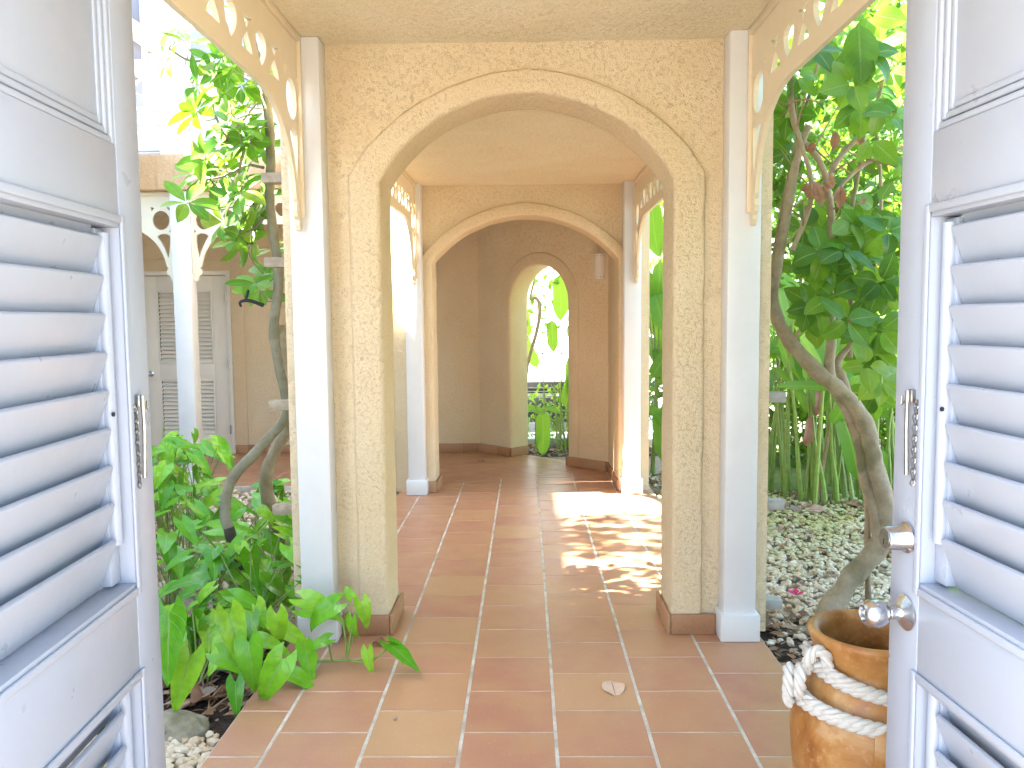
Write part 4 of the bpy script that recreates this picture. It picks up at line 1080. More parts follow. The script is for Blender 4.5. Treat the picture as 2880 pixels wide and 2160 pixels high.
SHR = [(1.5, 4.03, 2.72), (1.51, 4.18, 2.94), (1.59, 4.04, 2.87), (1.57, 3.83, 2.88), (1.66, 3.94, 2.79), (1.9, 4.35, 2.99), (1.53, 3.74, 2.67), (1.46, 3.74, 2.55), (1.83, 4.2, 2.74), (1.36, 3.92, 2.75), (1.34, 4.13, 2.7), (1.34, 4.25, 2.54), (1.36, 4.3, 2.36), (1.9, 4.5, 2.71), (1.7, 3.86, 2.43), (1.62, 4.03, 2.52), (1.86, 4.21, 2.33), (1.73, 3.92, 2.15), (1.56, 3.98, 1.97), (1.81, 4.3, 2.07), (1.73, 3.96, 1.92), (1.68, 4.15, 1.89), (1.64, 4.42, 2.04), (1.40, 3.9, 1.82), (1.61, 4.31, 1.72), (1.68, 4.19, 1.74), (1.67, 3.89, 1.68), (1.64, 3.96, 1.61), (1.45, 3.9, 1.61), (1.43, 4.07, 1.57), (1.48, 3.8, 1.5), (1.78, 4.26, 1.45), (1.92, 4.42, 1.52), (1.8, 4.46, 1.4), (1.82, 4.29, 1.33), (1.97, 4.47, 1.4), (1.58, 3.8, 1.29), (1.7, 3.93, 1.21), (1.91, 4.47, 1.09), (1.52, 4.32, 1.48), (1.98, 4.46, 1.82), (1.51, 4.2, 1.95), (1.74, 3.94, 1.65), (1.48, 3.85, 1.82), (1.72, 4.0, 1.45), (1.62, 4.0, 1.4), (1.75, 4.1, 3.05), (2.05, 4.4, 2.5), (2.05, 4.4, 1.6)]
SHR += [(1.62+.25*math.sin(k*2.1), 4.2+.25*math.cos(k*1.3), 1.52+.13*(k % 8)+.05*(k//8) if k % 8 < 4 else 2.35+.16*(k % 4)) for k in range(22)]
for i, c in enumerate(SHR):
    c = Vector(c); n = rnd.randint(4, 6)
    if 2.0 < c.z < 2.45: n = rnd.randint(2, 3)
    ax = (Vector((-.1, -.75, .35))+rv(.5)).normalized()
    e1 = ax.orthogonal().normalized(); e2 = ax.cross(e1); ph = rnd.uniform(0, 6)
    lime = i in (18, 0, 2, 4, 37, 36) or rnd.random() < .2
    for k in range(n):
        a = ph+2*math.pi*k/n+rnd.uniform(-.3, .3)
        d = (e1*math.cos(a)+e2*math.sin(a)) + ax*rnd.uniform(.0, .5) + Vector((0, 0, -.3))
        put_leaf(rnd.choice(LSL if lime else LS), sh, c+d.normalized()*.015, d, ax+rv(.25), rnd.uniform(.10, .165), sx=1.12)
put_leaf(LSL[0], sh, (1.475, 3.72, 2.80), (.06, -.05, -1), (0, -1, .1), .27)
for k in range(9):      # brown hanging leaves
    c = Vector((1.40+rnd.uniform(-.06, .14), 4.02, 2.14+rnd.uniform(-.03, .05)))
    put_leaf(rnd.choice(LD), sh, c, (rnd.uniform(-.7, .7), rnd.uniform(-.2, .2), -1), (rnd.uniform(-.4, .4), -1, .2), rnd.uniform(.09, .15), "dry_leaf")
for c in ((1.38, 4.0, 2.35), (1.49, 4.0, 2.40), (1.62, 4.05, 2.38), (1.66, 4.1, 2.10), (1.46, 4.0, 2.2)):
    put_leaf(rnd.choice(LD), sh, c, (rnd.uniform(-.5, .5), -.1, -1), (rnd.uniform(-.4, .4), -1, .3), rnd.uniform(.07, .11), "dry_leaf")
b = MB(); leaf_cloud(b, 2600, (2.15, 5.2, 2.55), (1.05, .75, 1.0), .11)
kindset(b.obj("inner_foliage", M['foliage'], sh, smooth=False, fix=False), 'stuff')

# ---- heliconias
def heliconia(th, base, n, spread, h, blade, lean=.14, seed=0):
    rr = random.Random(seed); base = Vector(base)
    for i in range(n):
        p = base + Vector((rr.uniform(-1, 1)*spread[0], rr.uniform(-1, 1)*spread[1], 0))
        H = h*rr.uniform(.55, 1.1); d = Vector((rr.uniform(-1, 1)*lean, rr.uniform(-1, 1)*lean, 1))
        top = p + d*H; mid = p+d*H*.5+Vector((rr.uniform(-.02, .02), 0, 0))
        b_ = MB(); b_.tube([p+Vector((0,0,-.02)), p+d*H*.2, mid, top], [.021, .019, .014, .008], 6); b_.obj("stalk", M['stem_green'], th)
        for k in range(rr.randint(1, 2)):
            q = p + d*H*(1 - .28*k); a = rr.uniform(0, 6.28)
            dd = Vector((math.cos(a)*.5, math.sin(a)*.4-.1, rr.uniform(.25, 1.0)))
            put_leaf(rr.choice(LH), th, q, dd, Vector((-.3*math.cos(a)+rr.uniform(-.4, .4), -.8, .5)), blade*rr.uniform(.65, 1.1))
hc = empty("heliconia_clump", (2.4, 7.0, -.05), "heliconia clump with tall green stalks beside the right wall end", "plant", "heliconia clumps")
heliconia(hc, (2.42, 7.0, -.05), 24, (.34, .38), 1.45, .62, .15, seed=1)
hc = empty("heliconia_clump", (3.1, 7.3, -.05), "heliconia clump with tall green stalks behind the gnarled trunk", "plant", "heliconia clumps")
heliconia(hc, (3.1, 7.3, -.05), 26, (.48, .42), 1.5, .65, .15, seed=2)
b = MB(); b.tube([(2.42, 6.75, -.05), (2.50, 6.75, .5), (2.63, 6.78, 1.3)], [.018, .016, .012], 7); b.obj("dry_stalk", M['twig'], hc)
put_leaf(LH[1], hc, (2.56, 6.6, .72), (.35, -.1, -1), (0, -1, .1), .62, sx=1.2)
put_leaf(LH[0], hc, (2.42, 6.55, .95), (-.9, -.1, .1), (0, -.5, .8), .42, sx=1.3)
put_leaf(LH[2], hc, (2.85, 6.6, .45), (.1, -.1, -1), (0, -1, .1), .45, sx=1.2)
for c in ((2.38, 6.7, .70), (2.30, 6.7, .45), (3.2, 6.7, .55)): put_leaf(LD[0], hc, c, (.15, -.1, 1), (0, -1, 0), .26, "dry_leaf", .8)
hc = empty("heliconia_clump", (1.45, 8.0, -.05), "heliconia clump seen through the right opening between the arched walls", "plant", "heliconia clumps")
for (x, z, L_, d, u) in ((1.20, 2.62, .62, (.06, 0, -1), (-.3, -1, 0)), (1.27, 2.05, .55, (.05, 0, -1), (.2, -1, 0)), (1.18, 1.62, .6, (.5, -.1, -.8), (-.3, -1, .3)), (1.20, 1.95, .5, (-.1, -.1, -1), (.4, -1, .2)), (1.16, .66, .45, (.8, -.2, -.5), (0, -.6, .8)), (1.28, .62, .5, (.1, -.1, -1), (.2, -1, 0)), (1.22, 1.2, .5, (.6, -.1, -.3), (0, -.6, .8)), (1.32, 1.4, .6, (-.2, .1, .9), (0, -1, .2)), (1.4, .9, .6, (-.3, .1, .9), (0, -1, .3)), (1.20, .95, .5, (.5, 0, .8), (.2, -1, .3))):
    put_leaf(rnd.choice(LH), hc, (x, 7.9+rnd.uniform(-.15, .25), z), d, u, L_, sx=1.15)
for i in range(10):
    x = rnd.uniform(1.16, 1.6); b = MB(); b.tube([(x, 7.9+rnd.uniform(-.2, .4), -.06), (x+rnd.uniform(-.05, .05), 8.0, .9), (x+rnd.uniform(-.1, .1), 8.0, rnd.uniform(1.4, 2.6))], [.014, .012, .006], 6); b.obj("stalk", M['stem_green'], hc)
hc = empty("heliconia_clump", (.35, 9.5, -.05), "heliconia with hanging paddle leaves framed by the narrow arched doorway", "plant", "heliconia clumps")
for (x, y, z, L_, d, u, sx) in ((.40, 9.35, 2.02, .56, (.04, 0, -1), (.1, -1, 0), 1.35), (.30, 9.4, 1.50, .40, (.03, 0, -1), (-.1, -1, 0), 1.3), (.185, 9.2, .47, .56, (.02, -.08, -1), (.05, -1, 0), 1.15), (.20, 9.25, .45, .34, (-1, -.15, .45), (.2, -.7, .7), 1.2), (.20, 9.3, .50, .22, (1, -.1, -.1), (0, -.6, .8), 1.5), (.46, 9.35, .50, .52, (.12, .05, 1), (-.5, -1, 0), 1.2), (.55, 9.4, .60, .55, (-.05, .05, 1), (-.2, -1, 0), 1.2), (.13, 9.5, .95, .55, (-.45, .1, 1), (.3, -1, .2), 1.0), (.50, 9.5, 1.45, .45, (.35, .1, -1), (0, -1, .2), 1.0), (.02, 9.6, 1.3, .5, (-.1, 0, 1), (.3, -1, .2), 1.0)):
    put_leaf(rnd.choice(LH[:2]), hc, (x, y, z), d, u, L_, sx=sx)
for (x, x2, z) in ((.17, .19, .5), (.22, .20, 1.25), (.36, .31, 1.1), (.40, .42, 1.5), (.46, .36, .9), (.50, .47, .55), (.55, .52, .8), (.10, .11, .6), (.42, .30, .7)):
    b = MB(); y = 9.35+rnd.uniform(-.1, .25); b.tube([(x, y, -.06), ((x+x2)/2, y, z*.5), (x2, y, z)], [.013, .011, .006], 6); b.obj("stalk", M['stem_green'], hc)
b = MB()
for k in range(6): b.tube([(.20, 9.4, 1.12+.035*k), (.20+(.07 if k % 2 else -.07), 9.38, 1.15+.04*k)], [.008, .001], 5)
b.obj("flower_spike", M['leaf_dry'], hc)
tr = empty("garden_vine", (.0, 9.6, -.05), "bare bent vine stem just inside the narrow arched doorway", "vine")
b = MB(); limb(b, [(-.02, 9.55, -.06), (-.02, 9.5, .5), (.0, 9.45, .95), (.06, 9.42, 1.15), (.15, 9.4, 1.45), (.17, 9.4, 1.68), (.12, 9.4, 1.77), (.05, 9.4, 1.74)], .026, .018, 8); b.obj("stem", M['bark'], tr, ang=80)
b = MB(); limb(b, [(.05, 9.4, 1.74), (.10, 9.4, 1.95), (.16, 9.4, 2.2)], .014, .010, 7); b.obj("stem", M['bark'], tr, ang=80)
for k in range(90):
    c = Vector((rnd.uniform(-.05, .6), rnd.uniform(9.3, 10.0), rnd.uniform(1.82, 2.4))) if k < 66 else Vector((rnd.uniform(.0, .4), 9.5, rnd.uniform(1.3, 1.8)))
    put_leaf(rnd.choice(LSL), tr, c, rv(1)+Vector((0,0,-.3)), Vector((0,-.4,.8))+rv(.5), rnd.uniform(.06, .11))

# ---- philodendron ground cover on the left
def philo(th, spots, hmin, hmax, size, seed, face=(.12, -.45, .85)):
    rr = random.Random(seed); stalks = MB()
    for (x, y, n) in spots:
        n = int(n*1.45)
        base = Vector((x, y, -.05))
        for k in range(n):
            a = rr.uniform(0, 6.28); rad = rr.uniform(.05, .26); h = rr.uniform(hmin, hmax)
            tip = base + Vector((math.cos(a)*rad, math.sin(a)*rad*.9, h))
            stalks.tube([base+Vector((rr.uniform(-.04, .04), rr.uniform(-.04, .04), -.02)), base+Vector((math.cos(a)*rad*.35, math.sin(a)*rad*.35, h*.62)), tip], [.0042, .0038, .003], 5)
            d = Vector((math.cos(a)*.8, math.sin(a)*.6-.25, rr.uniform(-.75, .1)))
            up = Vector(face)+Vector((rr.uniform(-.35, .35), rr.uniform(-.3, .3), rr.uniform(-.1, .4)))
            put_leaf(rr.choice(LP), th, tip, d, up, size*rr.uniform(.75, 1.35))
    kindset(stalks.obj("leaf_stalks", M['stem_green'], th), "stuff")
p1 = empty("philodendron", (-1.45, 3.3, -.05), "glossy philodendron clump at the front beside the tile edge and bare soil", "plant", "philodendron clumps")
philo(p1, [(-1.42, 3.36, 11), (-1.62, 3.5, 9), (-1.25, 3.55, 9), (-1.5, 3.65, 8)], .10, .34, .185, 21)
p2 = empty("philodendron", (-1.3, 4.0, -.05), "philodendron clump crowding the foot of the left white post", "plant", "philodendron clumps")
philo(p2, [(-1.32, 3.75, 9), (-1.36, 4.05, 10), (-1.6, 4.0, 9), (-1.42, 4.4, 8)], .18, .48, .175, 22)
p3 = empty("philodendron", (-1.9, 4.5, -.05), "philodendron clump around the base of the climbing vine", "plant", "philodendron clumps")
philo(p3, [(-1.72, 4.6, 9), (-1.95, 4.3, 10), (-2.05, 4.8, 9), (-1.75, 5.1, 9), (-1.55, 5.2, 7)], .2, .55, .18, 23)
p4 = empty("philodendron", (-2.6, 6.0, -.05), "tall philodendron bank spilling along the left door edge toward the courtyard post", "plant", "philodendron clumps")
philo(p4, [(-2.3, 5.2, 9), (-2.55, 5.6, 10), (-2.75, 6.0, 10), (-2.95, 6.4, 10), (-2.65, 6.3, 8), (-2.35, 5.7, 8), (-3.1, 6.0, 8)], .3, .72, .19, 24)
p5 = empty("philodendron", (-.85, 3.45, 0), "trailing philodendron sprig creeping over the tiles before the left post", "plant")
sp = MB()
for q in ([(-1.25, 3.5, .0), (-1.1, 3.47, .03), (-.92, 3.46, .025), (-.78, 3.45, .035)], [(-.80, 3.45, .03), (-.80, 3.46, .16), (-.84, 3.47, .27)], [(-.80, 3.45, .03), (-.765, 3.47, .15), (-.745, 3.5, .27)], [(-.78, 3.45, .03), (-.68, 3.42, .04), (-.60, 3.42, .11)], [(-.86, 3.45, .03), (-.875, 3.45, .12)], [(-.78, 3.45, .03), (-.70, 3.43, .06)], [(-.95, 3.46, .03), (-.97, 3.42, .10)], [(-.80, 3.45, .03), (-.77, 3.46, .2)]):
    sp.tube(chaikin(q, 2), .005, 6)
kindset(sp.obj("leaf_stalks", M['stem_green'], p5), "stuff")
for (c, d, u, s_) in (((-.84, 3.47, .28), (-.9, -.35, -.30), (.25, -.5, .8), .21), ((-.735, 3.5, .28), (.25, -.25, -.8), (.3, -.9, .3), .15), ((-.60, 3.42, .12), (.75, -.45, -.40), (.4, -.3, .8), .19), ((-.605, 3.43, .12), (.7, .5, -.35), (.3, .5, .8), .13), ((-.70, 3.43, .09), (.1, -.4, -.7), (-.3, -.8, .4), .12), ((-.875, 3.45, .13), (-.8, -.3, -.2), (.1, -.5, .8), .13), ((-.97, 3.42, .11), (.30, -.55, -.6), (.5, -.6, .5), .19), ((-.77, 3.46, .22), (-.1, -.3, -1), (-.6, -.9, .2), .13), ((-.78, 3.5, .30), (-.3, .2, .6), (.3, -.9, .4), .09)):
    put_leaf(rnd.choice(LP), p5, c, d, u, s_)
for i, (c, d, u, s_) in enumerate((((-1.36, 2.98, .42), (.05, -.25, -1), (.35, -.9, .3), .27), ((-1.30, 3.02, .24), (-.25, -.30, -1), (.3, -.9, .3), .24), ((-1.12, 3.15, .24), (.15, -.3, -1), (.2, -.9, .3), .23), ((-.985, 3.15, .17), (-.45, -.35, -.75), (.1, -.9, .4), .25), ((-1.05, 3.30, .30), (.1, -.2, -1), (.2, -.9, .3), .18), ((-1.16, 3.10, .10), (.1, -.3, -1), (.1, -.9, .2), .15), ((-1.22, 3.22, .33), (.3, -.3, -.75), (.3, -.7, .5), .24), ((-1.02, 3.30, .05), (.7, -.3, -.1), (.1, -.3, .9), .19), ((-1.26, 3.2, .17), (.7, -.3, -.2), (.0, -.6, .8), .2))):
    put_leaf(LP[i % 5], p1, c, d, u, s_)

# ---- garden trees and hedges in the background
def tree(name, label, base, H, cr, crad, n, size, mat='foliage', trunk=.09, shape=None, group="trees beyond the garden"):
    t_ = empty(name, base, label, "tree", group); B = Vector(base)
    b_ = MB(); limb(b_, [B, B+Vector((.05, .05, H*.35)), B+Vector((-.06, .02, H*.6)), B+Vector((0, 0, H*.85))], trunk, trunk*.35, 9)
    for k in range(6):
        a = k*1.05+.3; z = H*(.35+.08*k)
        limb(b_, [B+Vector((0,0,z)), B+Vector((math.cos(a)*crad[0]*.4, math.sin(a)*crad[1]*.4, z+H*.12)), B+Vector((math.cos(a)*crad[0]*.75, math.sin(a)*crad[1]*.75, z+H*.2))], trunk*.4, trunk*.12, 6)
    b_.obj("trunk", M['bark'], t_, ang=80)
    c_ = MB(); leaf_cloud(c_, n, (B.x+cr[0], B.y+cr[1], B.z+cr[2]), crad, size, shape)
    c_.obj("crown", M[mat], t_, smooth=False, fix=False)
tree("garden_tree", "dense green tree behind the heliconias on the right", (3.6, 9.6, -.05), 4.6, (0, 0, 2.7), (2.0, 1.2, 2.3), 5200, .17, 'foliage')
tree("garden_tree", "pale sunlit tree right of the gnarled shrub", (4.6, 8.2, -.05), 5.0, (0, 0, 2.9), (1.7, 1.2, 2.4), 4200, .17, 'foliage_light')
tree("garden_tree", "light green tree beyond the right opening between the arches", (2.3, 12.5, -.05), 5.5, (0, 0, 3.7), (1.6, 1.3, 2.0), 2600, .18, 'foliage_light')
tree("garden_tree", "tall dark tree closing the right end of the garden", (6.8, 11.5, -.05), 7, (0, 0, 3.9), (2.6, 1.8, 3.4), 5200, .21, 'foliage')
tree("courtyard_tree", "leafy courtyard tree hidden behind the left gate door", (-3.75, 5.35, -.05), 5.4, (.1, .05, 5.0), (.75, .62, 1.0), 900, .14, 'foliage', .06)
shade_hedge = empty("hedge", (2.3, 2.0, -.05), "unseen tall hedge added to dim the near bay, hidden by the right gate door", "hedge")  # added out of view to cut skylight on the near wall and doors
hd = MB(); leaf_cloud(hd, 9000, (2.35, 1.75, 2.0), (.65, 1.75, 2.3), .16); kindset(hd.obj("foliage", M['foliage'], shade_hedge, smooth=False, fix=False), 'stuff')
hd = MB(); limb(hd, [(2.35, 1.6, -.06), (2.38, 1.7, .8), (2.3, 1.65, 3.4)], .05, .02, 8); hd.obj("stem", M['bark_grey'], shade_hedge, ang=80)
hd = MB(); leaf_cloud(hd, 4200, (3.3, 9.0, .6), (2.1, .75, .95), .13)
h_ = empty("hedge", (3.2, 9.4, -.05), "low dark hedge at the foot of the trees behind the heliconia stalks", "hedge")
hd.obj("foliage", M['foliage'], h_, smooth=False, fix=False)
hd = MB()
for k in range(60): 
    p_ = Vector((rnd.uniform(1.5, 4.9), rnd.uniform(9.0, 9.8), -.06)); hd.tube([p_, p_+Vector((rnd.uniform(-.1, .1), 0, .8))], [.012, .006], 5)
hd.obj("stems", M['bark_grey'], h_)

# ================================================================== GROUND COVER
def bed(name, poly, z, mat, amp=.02, step=.07, kind='structure'):
    xs = [p[0] for p in poly]; ys = [p[1] for p in poly]
    nx = int((max(xs)-min(xs))/step); ny = int((max(ys)-min(ys))/step); vs = []; fs = []
    for j in range(ny+1):
        for i in range(nx+1):
            x = min(xs)+i*(max(xs)-min(xs))/nx; y = min(ys)+j*(max(ys)-min(ys))/ny
            e = min(1, min(i, nx-i, j, ny-j)/3)
            vs.append((x, y, z-.03*(1-e)+amp*e*(noise.noise(Vector((x*7, y*7, 0)))+.5*noise.noise(Vector((x*21, y*21, 3))))))
    for j in range(ny):
        for i in range(nx):
            a = j*(nx+1)+i; fs.append((a, a+1, a+nx+2, a+nx+1))
    b_ = MB(); b_.add(vs, fs); return kindset(b_.obj(name, M[mat], ang=180), kind)
bed("soil", [(-1.86, 2.86), (-1.131, 4.0)], -.045, 'soil', .016, .04)
bed("soil", [(1.107, 3.2), (2.3, 4.25)], -.045, 'soil', .014, .04)
bed("soil", [(-.35, 9.2), (1.6, 10.0)], -.045, 'soil', .014, .06)
bed("moss", [(1.5, 6.15), (5.6, 9.9)], -.050, 'moss', .018, .05)
ICO = None
def stones(mb, n, fn_, smin, smax, z=-.05, stack=0.0):
    t_ = (1+5**.5)/2
    iv = [Vector(v).normalized() for v in ((-1,t_,0),(1,t_,0),(-1,-t_,0),(1,-t_,0),(0,-1,t_),(0,1,t_),(0,-1,-t_),(0,1,-t_),(t_,0,-1),(t_,0,1),(-t_,0,-1),(-t_,0,1))]
    fc = [(0,11,5),(0,5,1),(0,1,7),(0,7,10),(0,10,11),(1,5,9),(5,11,4),(11,10,2),(10,7,6),(7,1,8),(3,9,4),(3,4,2),(3,2,6),(3,6,8),(3,8,9),(4,9,5),(2,4,11),(6,2,10),(8,6,7),(9,8,1)]
    for i in range(n):
        p_ = fn_()
        if p_ is None: continue
        s_ = rnd.uniform(smin, smax); e = Vector((rnd.uniform(.7, 1.3), rnd.uniform(.7, 1.3), rnd.uniform(.5, .85)))*s_
        rot = Matrix.Rotation(rnd.uniform(0, 6.28), 3, 'Z') @ Matrix.Rotation(rnd.uniform(-.5, .5), 3, 'X')
        c = Vector((p_[0], p_[1], z+s_*.35+rnd.random()*stack))
        mb.add([c + rot @ Vector((v.x*e.x*rnd.uniform(.75, 1.2), v.y*e.y*rnd.uniform(.75, 1.2), v.z*e.z*rnd.uniform(.75, 1.2))) for v in iv], fc)
def rect(x0, x1, y0, y1, cond=None):
    def f():
        x = rnd.uniform(x0, x1); y = rnd.uniform(y0, y1)
        return (x, y) if (cond is None or cond(x, y)) else None
    return f
sR = MB()
def densR(x, y):
    if x < 1.17 and 3.84 < y < 4.18: return False
    if y < 4.25: return rnd.random() < max(.05, (y-3.7)/.5)*.9 and x > 1.14
    return rnd.random() < 1-.75*max(0, min(1, (y-6.1)/1.2))
stones(sR, 10500, rect(1.12, 3.7, 3.3, 7.2, densR), .011, .027, -.055, .018)
tag(sR.obj("gravel", M['pebble_moss'], smooth=False, fix=False), "pale pebbles, mossy further back, in the right garden bed", "gravel", kind='stuff')
sL = MB()
stones(sL, 900, rect(-1.75, -1.135, 2.35, 2.96, lambda x, y: rnd.random() < (1 if y < 2.90 else .3)), .013, .027, -.055, .022)
stones(sL, 2600, rect(-3.6, -1.14, 4.6, 7.38, lambda x, y: not (x > -1.3 and 6.9 < y < 7.6)), .014, .030, -.055, .012)
tag(sL.obj("gravel", M['pebble'], smooth=False, fix=False), "cream pebbles beside the left tile edge and among the philodendrons", "gravel", kind='stuff')
sM = MB(); stones(sM, 260, rect(1.0, 1.7, 5.0, 7.9, lambda x, y: x > 1.12), .02, .04, -.055, .01)
tag(sM.obj("gravel", M['pebble'], smooth=False, fix=False), "pale stones beside the sunlit right floor edge between the arches", "gravel", kind='stuff')
# leaf litter
def litter(mb, n, fn_, s0, s1, z=-.035):
    for i in range(n):
        p_ = fn_()
        if p_ is None: continue
        s_ = rnd.uniform(s0, s1); a = rnd.uniform(0, 6.28); w = s_*rnd.uniform(.2, .42); c = Vector((p_[0], p_[1], z+rnd.uniform(0, .02)))
        d = Vector((math.cos(a), math.sin(a), rnd.uniform(-.25, .25))); x = Vector((-math.sin(a), math.cos(a), rnd.uniform(-.3, .3))); k = Vector((0,0,rnd.uniform(.1, .5)*w))
        mb.add([c-d*s_*.5, c-d*s_*.2+x*w+k, c+d*s_*.2+x*w*.8+k, c+d*s_*.5, c+d*s_*.2-x*w*.8+k, c-d*s_*.2-x*w+k, c], [(0,6,1),(1,6,2),(2,6,3),(3,6,4),(4,6,5),(5,6,0)])
lt = MB(); litter(lt, 150, rect(-1.80, -1.14, 2.98, 3.75), .03, .13); litter(lt, 140, rect(-2.6, -1.14, 3.75, 5.2), .03, .10)
for k in range(90):
    p_ = Vector((rnd.uniform(-1.75, -1.15), rnd.uniform(3.0, 3.7), -.03)); a = rnd.uniform(0, 6.28); L_ = rnd.uniform(.05, .25); lt.tube([p_, p_+Vector((math.cos(a)*L_*.5, math.sin(a)*L_*.5, rnd.uniform(0, .03))), p_+Vector((math.cos(a)*L_, math.sin(a)*L_, rnd.uniform(-.01, .03)))], [.004, .0035, .002], 5)
tag(lt.obj("leaf_litter", M['litter'], smooth=False, fix=False), "brown leaf litter and twigs on the dark soil left of the tiles", "litter", kind='stuff')
lt = MB(); litter(lt, 260, rect(1.12, 2.0, 3.0, 4.2), .02, .08); litter(lt, 130, rect(1.5, 3.6, 5.6, 7.2), .04, .12, -.03); litter(lt, 70, rect(1.3, 3.2, 4.2, 5.8), .03, .08, -.025)
for k in range(60):
    p_ = Vector((rnd.uniform(1.15, 2.0), rnd.uniform(3.3, 4.3), -.03)); a = rnd.uniform(0, 6.28); L_ = rnd.uniform(.04, .2); lt.tube([p_, p_+Vector((math.cos(a)*L_, math.sin(a)*L_, rnd.uniform(-.01, .03)))], [.003, .002], 5)
tag(lt.obj("leaf_litter", M['litter'], smooth=False, fix=False), "scattered dry leaves and twigs on the right garden bed", "litter", kind='stuff')
lt = MB(); litter(lt, 260, rect(-.3, 1.4, 9.1, 9.9), .03, .10); litter(lt, 160, rect(1.12, 1.7, 7.0, 8.3), .03, .09)
tag(lt.obj("leaf_litter", M['litter'], smooth=False, fix=False), "brown mulch under the plants beyond the far corner", "litter", kind='stuff')

# single things lying about
def fallen(name, me, loc, d, up, size, label, cat="leaf", sx=1.0, mat=None):
    o = bpy.data.objects.new(name, me); link(o)
    mt = orient(d, up).to_4x4() @ Matrix.Diagonal((size*sx, size, size, 1)); mt.translation = loc; o.matrix_world = mt
    return tag(o, label, cat)
fallen("fallen_leaf", LT, (.345, 3.300, .010), (.05, -1, 0), (0, 0, 1), .125, "single dry tan leaf lying on the tiles in the foreground", sx=1.15)
fallen("fallen_leaf", LD[1], (-.52, 8.62, .008), (1, .3, .1), (0, -.2, 1), .13, "curled brown leaf on the tiles of the far corner")
fallen("fallen_leaf", LD[2], (-.73, 3.70, .010), (1, .1, .0), (0, -.2, 1), .13, "crinkled brown leaf against the skirting of the left pier")
fallen("fallen_leaf", LDF[1], (1.36, 3.93, -.02), (.6, -.6, .05), (.1, -.2, 1), .13, "pale dry leaf on the soil behind the terracotta jar")
fallen("fallen_leaf", LD[0], (2.22, 6.42, -.02), (.8, -.3, .2), (.1, -.5, 1), .17, "pale curled leaf at the foot of the heliconia stalks")
fallen("fallen_leaf", LD[3], (2.5, 6.25, -.02), (.9, .2, .2), (.1, -.5, 1), .18, "large pinkish dry leaf left of the gnarled trunk foot on the pebbles")
fallen("fallen_leaf", LD[2], (-1.36, 3.14, -.02), (.35, .9, .12), (.3, -.3, 1), .28, "large dry curled leaf on the dark soil left of the tiles")
b = MB(); b.add([], [])
for k in range(5):
    a = k*1.26; c = Vector((1.475, 4.40, -.01)); d = Vector((math.cos(a), math.sin(a), .5)); x = Vector((-math.sin(a), math.cos(a), 0))
    b.add([c, c+d*.03+x*.018, c+d*.05, c+d*.03-x*.018], [(0,1,2),(0,2,3)])
tag(b.obj("fallen_flower", M['pink'], smooth=False, fix=False), "bright pink fallen flower on the pebbles by the lowest right batten", "flower")
b = MB(); b.add([(.0,0,0)], []); b = MB()
stones(b, 1, lambda: (-.51, 2.985), .009, .010, .002)
tag(b.obj("seed_crumb", M['wood'], smooth=False), "tiny tan seed crumb on a tile left of centre", "debris")
# rock at the soil edge
t_ = bmesh.new(); bmesh.ops.create_icosphere(t_, subdivisions=4, radius=1)
for v in t_.verts:
    p_ = v.co.copy(); k = 1+.22*noise.noise(p_*1.6)+.08*noise.noise(p_*4.5); v.co = Vector((p_.x*.15*k, p_.y*.085*k, p_.z*.065*k))
me = bpy.data.meshes.new("rock"); t_.to_mesh(me); t_.free(); me.materials.append(M['rock'])
for f in me.polygons: f.use_smooth = True
o = bpy.data.objects.new("rock", me); link(o); o.location = (-1.35, 2.985, -.035); o.rotation_euler = (0, 0, -.35)
tag(o, "mossy flat rock between the dark soil and the cream pebbles", "rock")

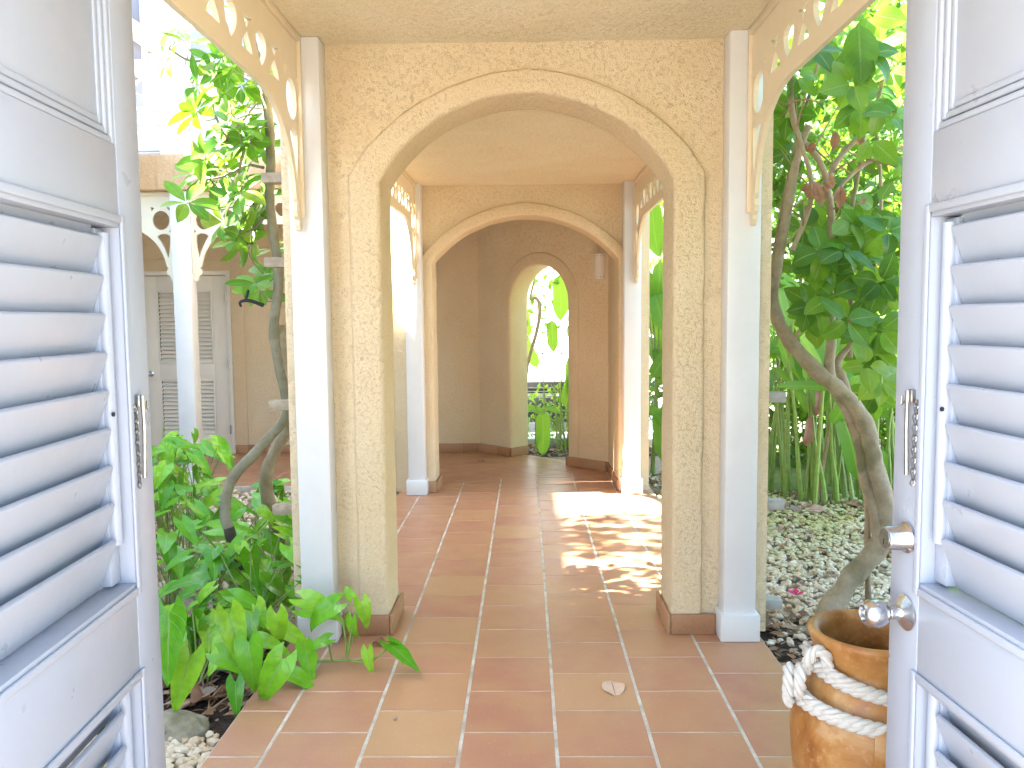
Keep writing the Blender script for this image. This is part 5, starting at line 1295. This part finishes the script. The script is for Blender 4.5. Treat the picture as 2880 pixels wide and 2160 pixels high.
# ================================================================== BEYOND THE NARROW DOORWAY
q = MB(); q.box((-8, 10.05, -.06), (2.0, 17.5, -.045)); kindset(q.obj("driveway", M['paving'], smooth=False), 'structure')
q = MB(); q.box((-8, 9.92, -.06), (2.0, 10.05, .05)); kindset(q.obj("kerb", M['paving'], bevel=.01), 'structure')
lb = empty("leafy_shrub", (.5, 9.85, -.05), "low bright leafy shrub between the narrow doorway and the parked car", "shrub")
hd = MB(); leaf_cloud(hd, 420, (.45, 9.85, .34), (.65, .25, .42), .10); kindset(hd.obj("foliage", M['foliage_light'], lb, smooth=False, fix=False), 'stuff')
for k in range(5):
    hd = MB(); hd.tube([(.5, 9.85, -.06), (.3+.1*k, 9.85, .25), (.1+.18*k, 9.83, .5)], [.008, .006, .003], 5); hd.obj("stem", M['bark_grey'], lb)
def car(loc, label):
    X, Y = loc; t_ = empty("parked_car", (X, Y, -.045), label, "car"); z0 = -.045
    prof_ = [(0, .38), (.02, .62), (.08, .80), (.5, .90), (1.05, 1.00), (1.6, 1.45), (2.2, 1.52), (3.2, 1.50), (3.9, 1.10), (4.2, 1.02), (4.25, .5), (4.15, .30), (.1, .30)]
    def loft(pr_, hw_, nm, mat, inset=.10):
        b_ = MB(); n_ = len(pr_); vs = []
        for sx_, k_ in ((-1, 1), (-.86, 0), (.86, 0), (1, 1)):
            for (y_, z_) in pr_:
                tum = max(0, (z_-1.0))*.35
                vs.append((X+sx_*(hw_-tum), Y+y_+(inset*k_ if y_ < 2 else -inset*k_)*(1 if z_ < 1.05 else .3), z0+z_-(.05*k_ if z_ > .9 else 0)))
        fs = [tuple(range(n_-1, -1, -1)), tuple(range(3*n_, 4*n_))]
        for s_ in range(3):
            for i in range(n_): fs.append((s_*n_+i, s_*n_+(i+1) % n_, (s_+1)*n_+(i+1) % n_, (s_+1)*n_+i))
        b_.add(vs, fs); return b_.obj(nm, mat, t_, bevel=.02, seg=2, ang=50)
    loft(prof_, .87, "body", M['car'])
    b_ = MB(); b_.box((X-.82, Y-.06, z0+.14), (X+.82, Y+.12, z0+.50)); b_.obj("bumper", M['black_plastic'], t_, bevel=.03, seg=3)
    b_ = MB(); b_.box((X-.42, Y-.015, z0+.54), (X+.42, Y+.06, z0+.70)); gr = b_.obj("grille", M['black_plastic'], t_, bevel=.015)
    for k in range(2):
        b_ = MB(); b_.box((X-.40, Y-.03, z0+.56+k*.05), (X+.40, Y-.01, z0+.575+k*.05)); b_.obj("grille_bar", M['steel'], gr)
    for s_ in (-1, 1):
        b_ = MB(); b_.lathe([(0, -.03), (.07, -.025), (.095, 0), (.09, .08)], (X+s_*.60, Y+.02, z0+.66), 18, Matrix.Rotation(R(-90), 3, 'X')); b_.obj("headlight", M['glass'], t_)
        for yy in (.75, 3.4):
            b_ = MB(); b_.lathe([(.17, -.1), (.30, -.1), (.33, -.07), (.33, .07), (.30, .1), (.17, .1)], (X+s_*.80, Y+yy, z0+.33), 24, Matrix.Rotation(R(90), 3, 'Y')); wh = b_.obj("wheel", M['rubber'], t_)
            b_ = MB(); b_.lathe([(0, -.09), (.17, -.085), (.175, .085), (0, .09)], (X+s_*.80, Y+yy, z0+.33), 20, Matrix.Rotation(R(90), 3, 'Y')); b_.obj("rim", M['steel'], wh)
        b_ = MB(); b_.obox((X+s_*.98, Y+1.25, z0+1.08), Vector((1,0,0)), Vector((0,1,0)), Vector((0,0,1)), .09, .05, .07); b_.obj("mirror", M['car'], t_, bevel=.02)
    b_ = MB(); b_.add([(X-.66, Y+1.10, z0+1.03), (X+.66, Y+1.10, z0+1.03), (X+.56, Y+1.58, z0+1.43), (X-.56, Y+1.58, z0+1.43)], [(0,1,2,3)])
    b_.v = [(x, y-.02, z+.015) for x, y, z in b_.v]; b_.obj("windscreen", M['glass'], t_)
car((.38, 11.2), "white car parked beyond the narrow arched doorway")
wh_ = empty("white_house", (1, 19, 0), "sunlit white house far beyond the narrow arched doorway", "house")
b = MB(); b.box((-6, 18.5, -.06), (9, 24, 6.0)); b.obj("wall", M['housewhite'], wh_, smooth=False)
for x in (-3.0, .75, 4.5):
    for z in (1.2, 3.7):
        b = MB(); b.box((x-.5, 18.44, z), (x+.5, 18.51, z+1.5)); w_ = b.obj("shutter", M['white'], wh_)
        for k in range(14):
            b = MB(); b.box((x-.42, 18.425, z+.08+k*.1), (x+.42, 18.445, z+.13+k*.1)); b.obj("slat", M['white'], w_)
b = MB(); b.prism([(-6.4, 18.0), (9.4, 18.0), (9.4, 24.4), (-6.4, 24.4)], 6.0, 6.2); b.obj("roof", M['roofgrey'], wh_)
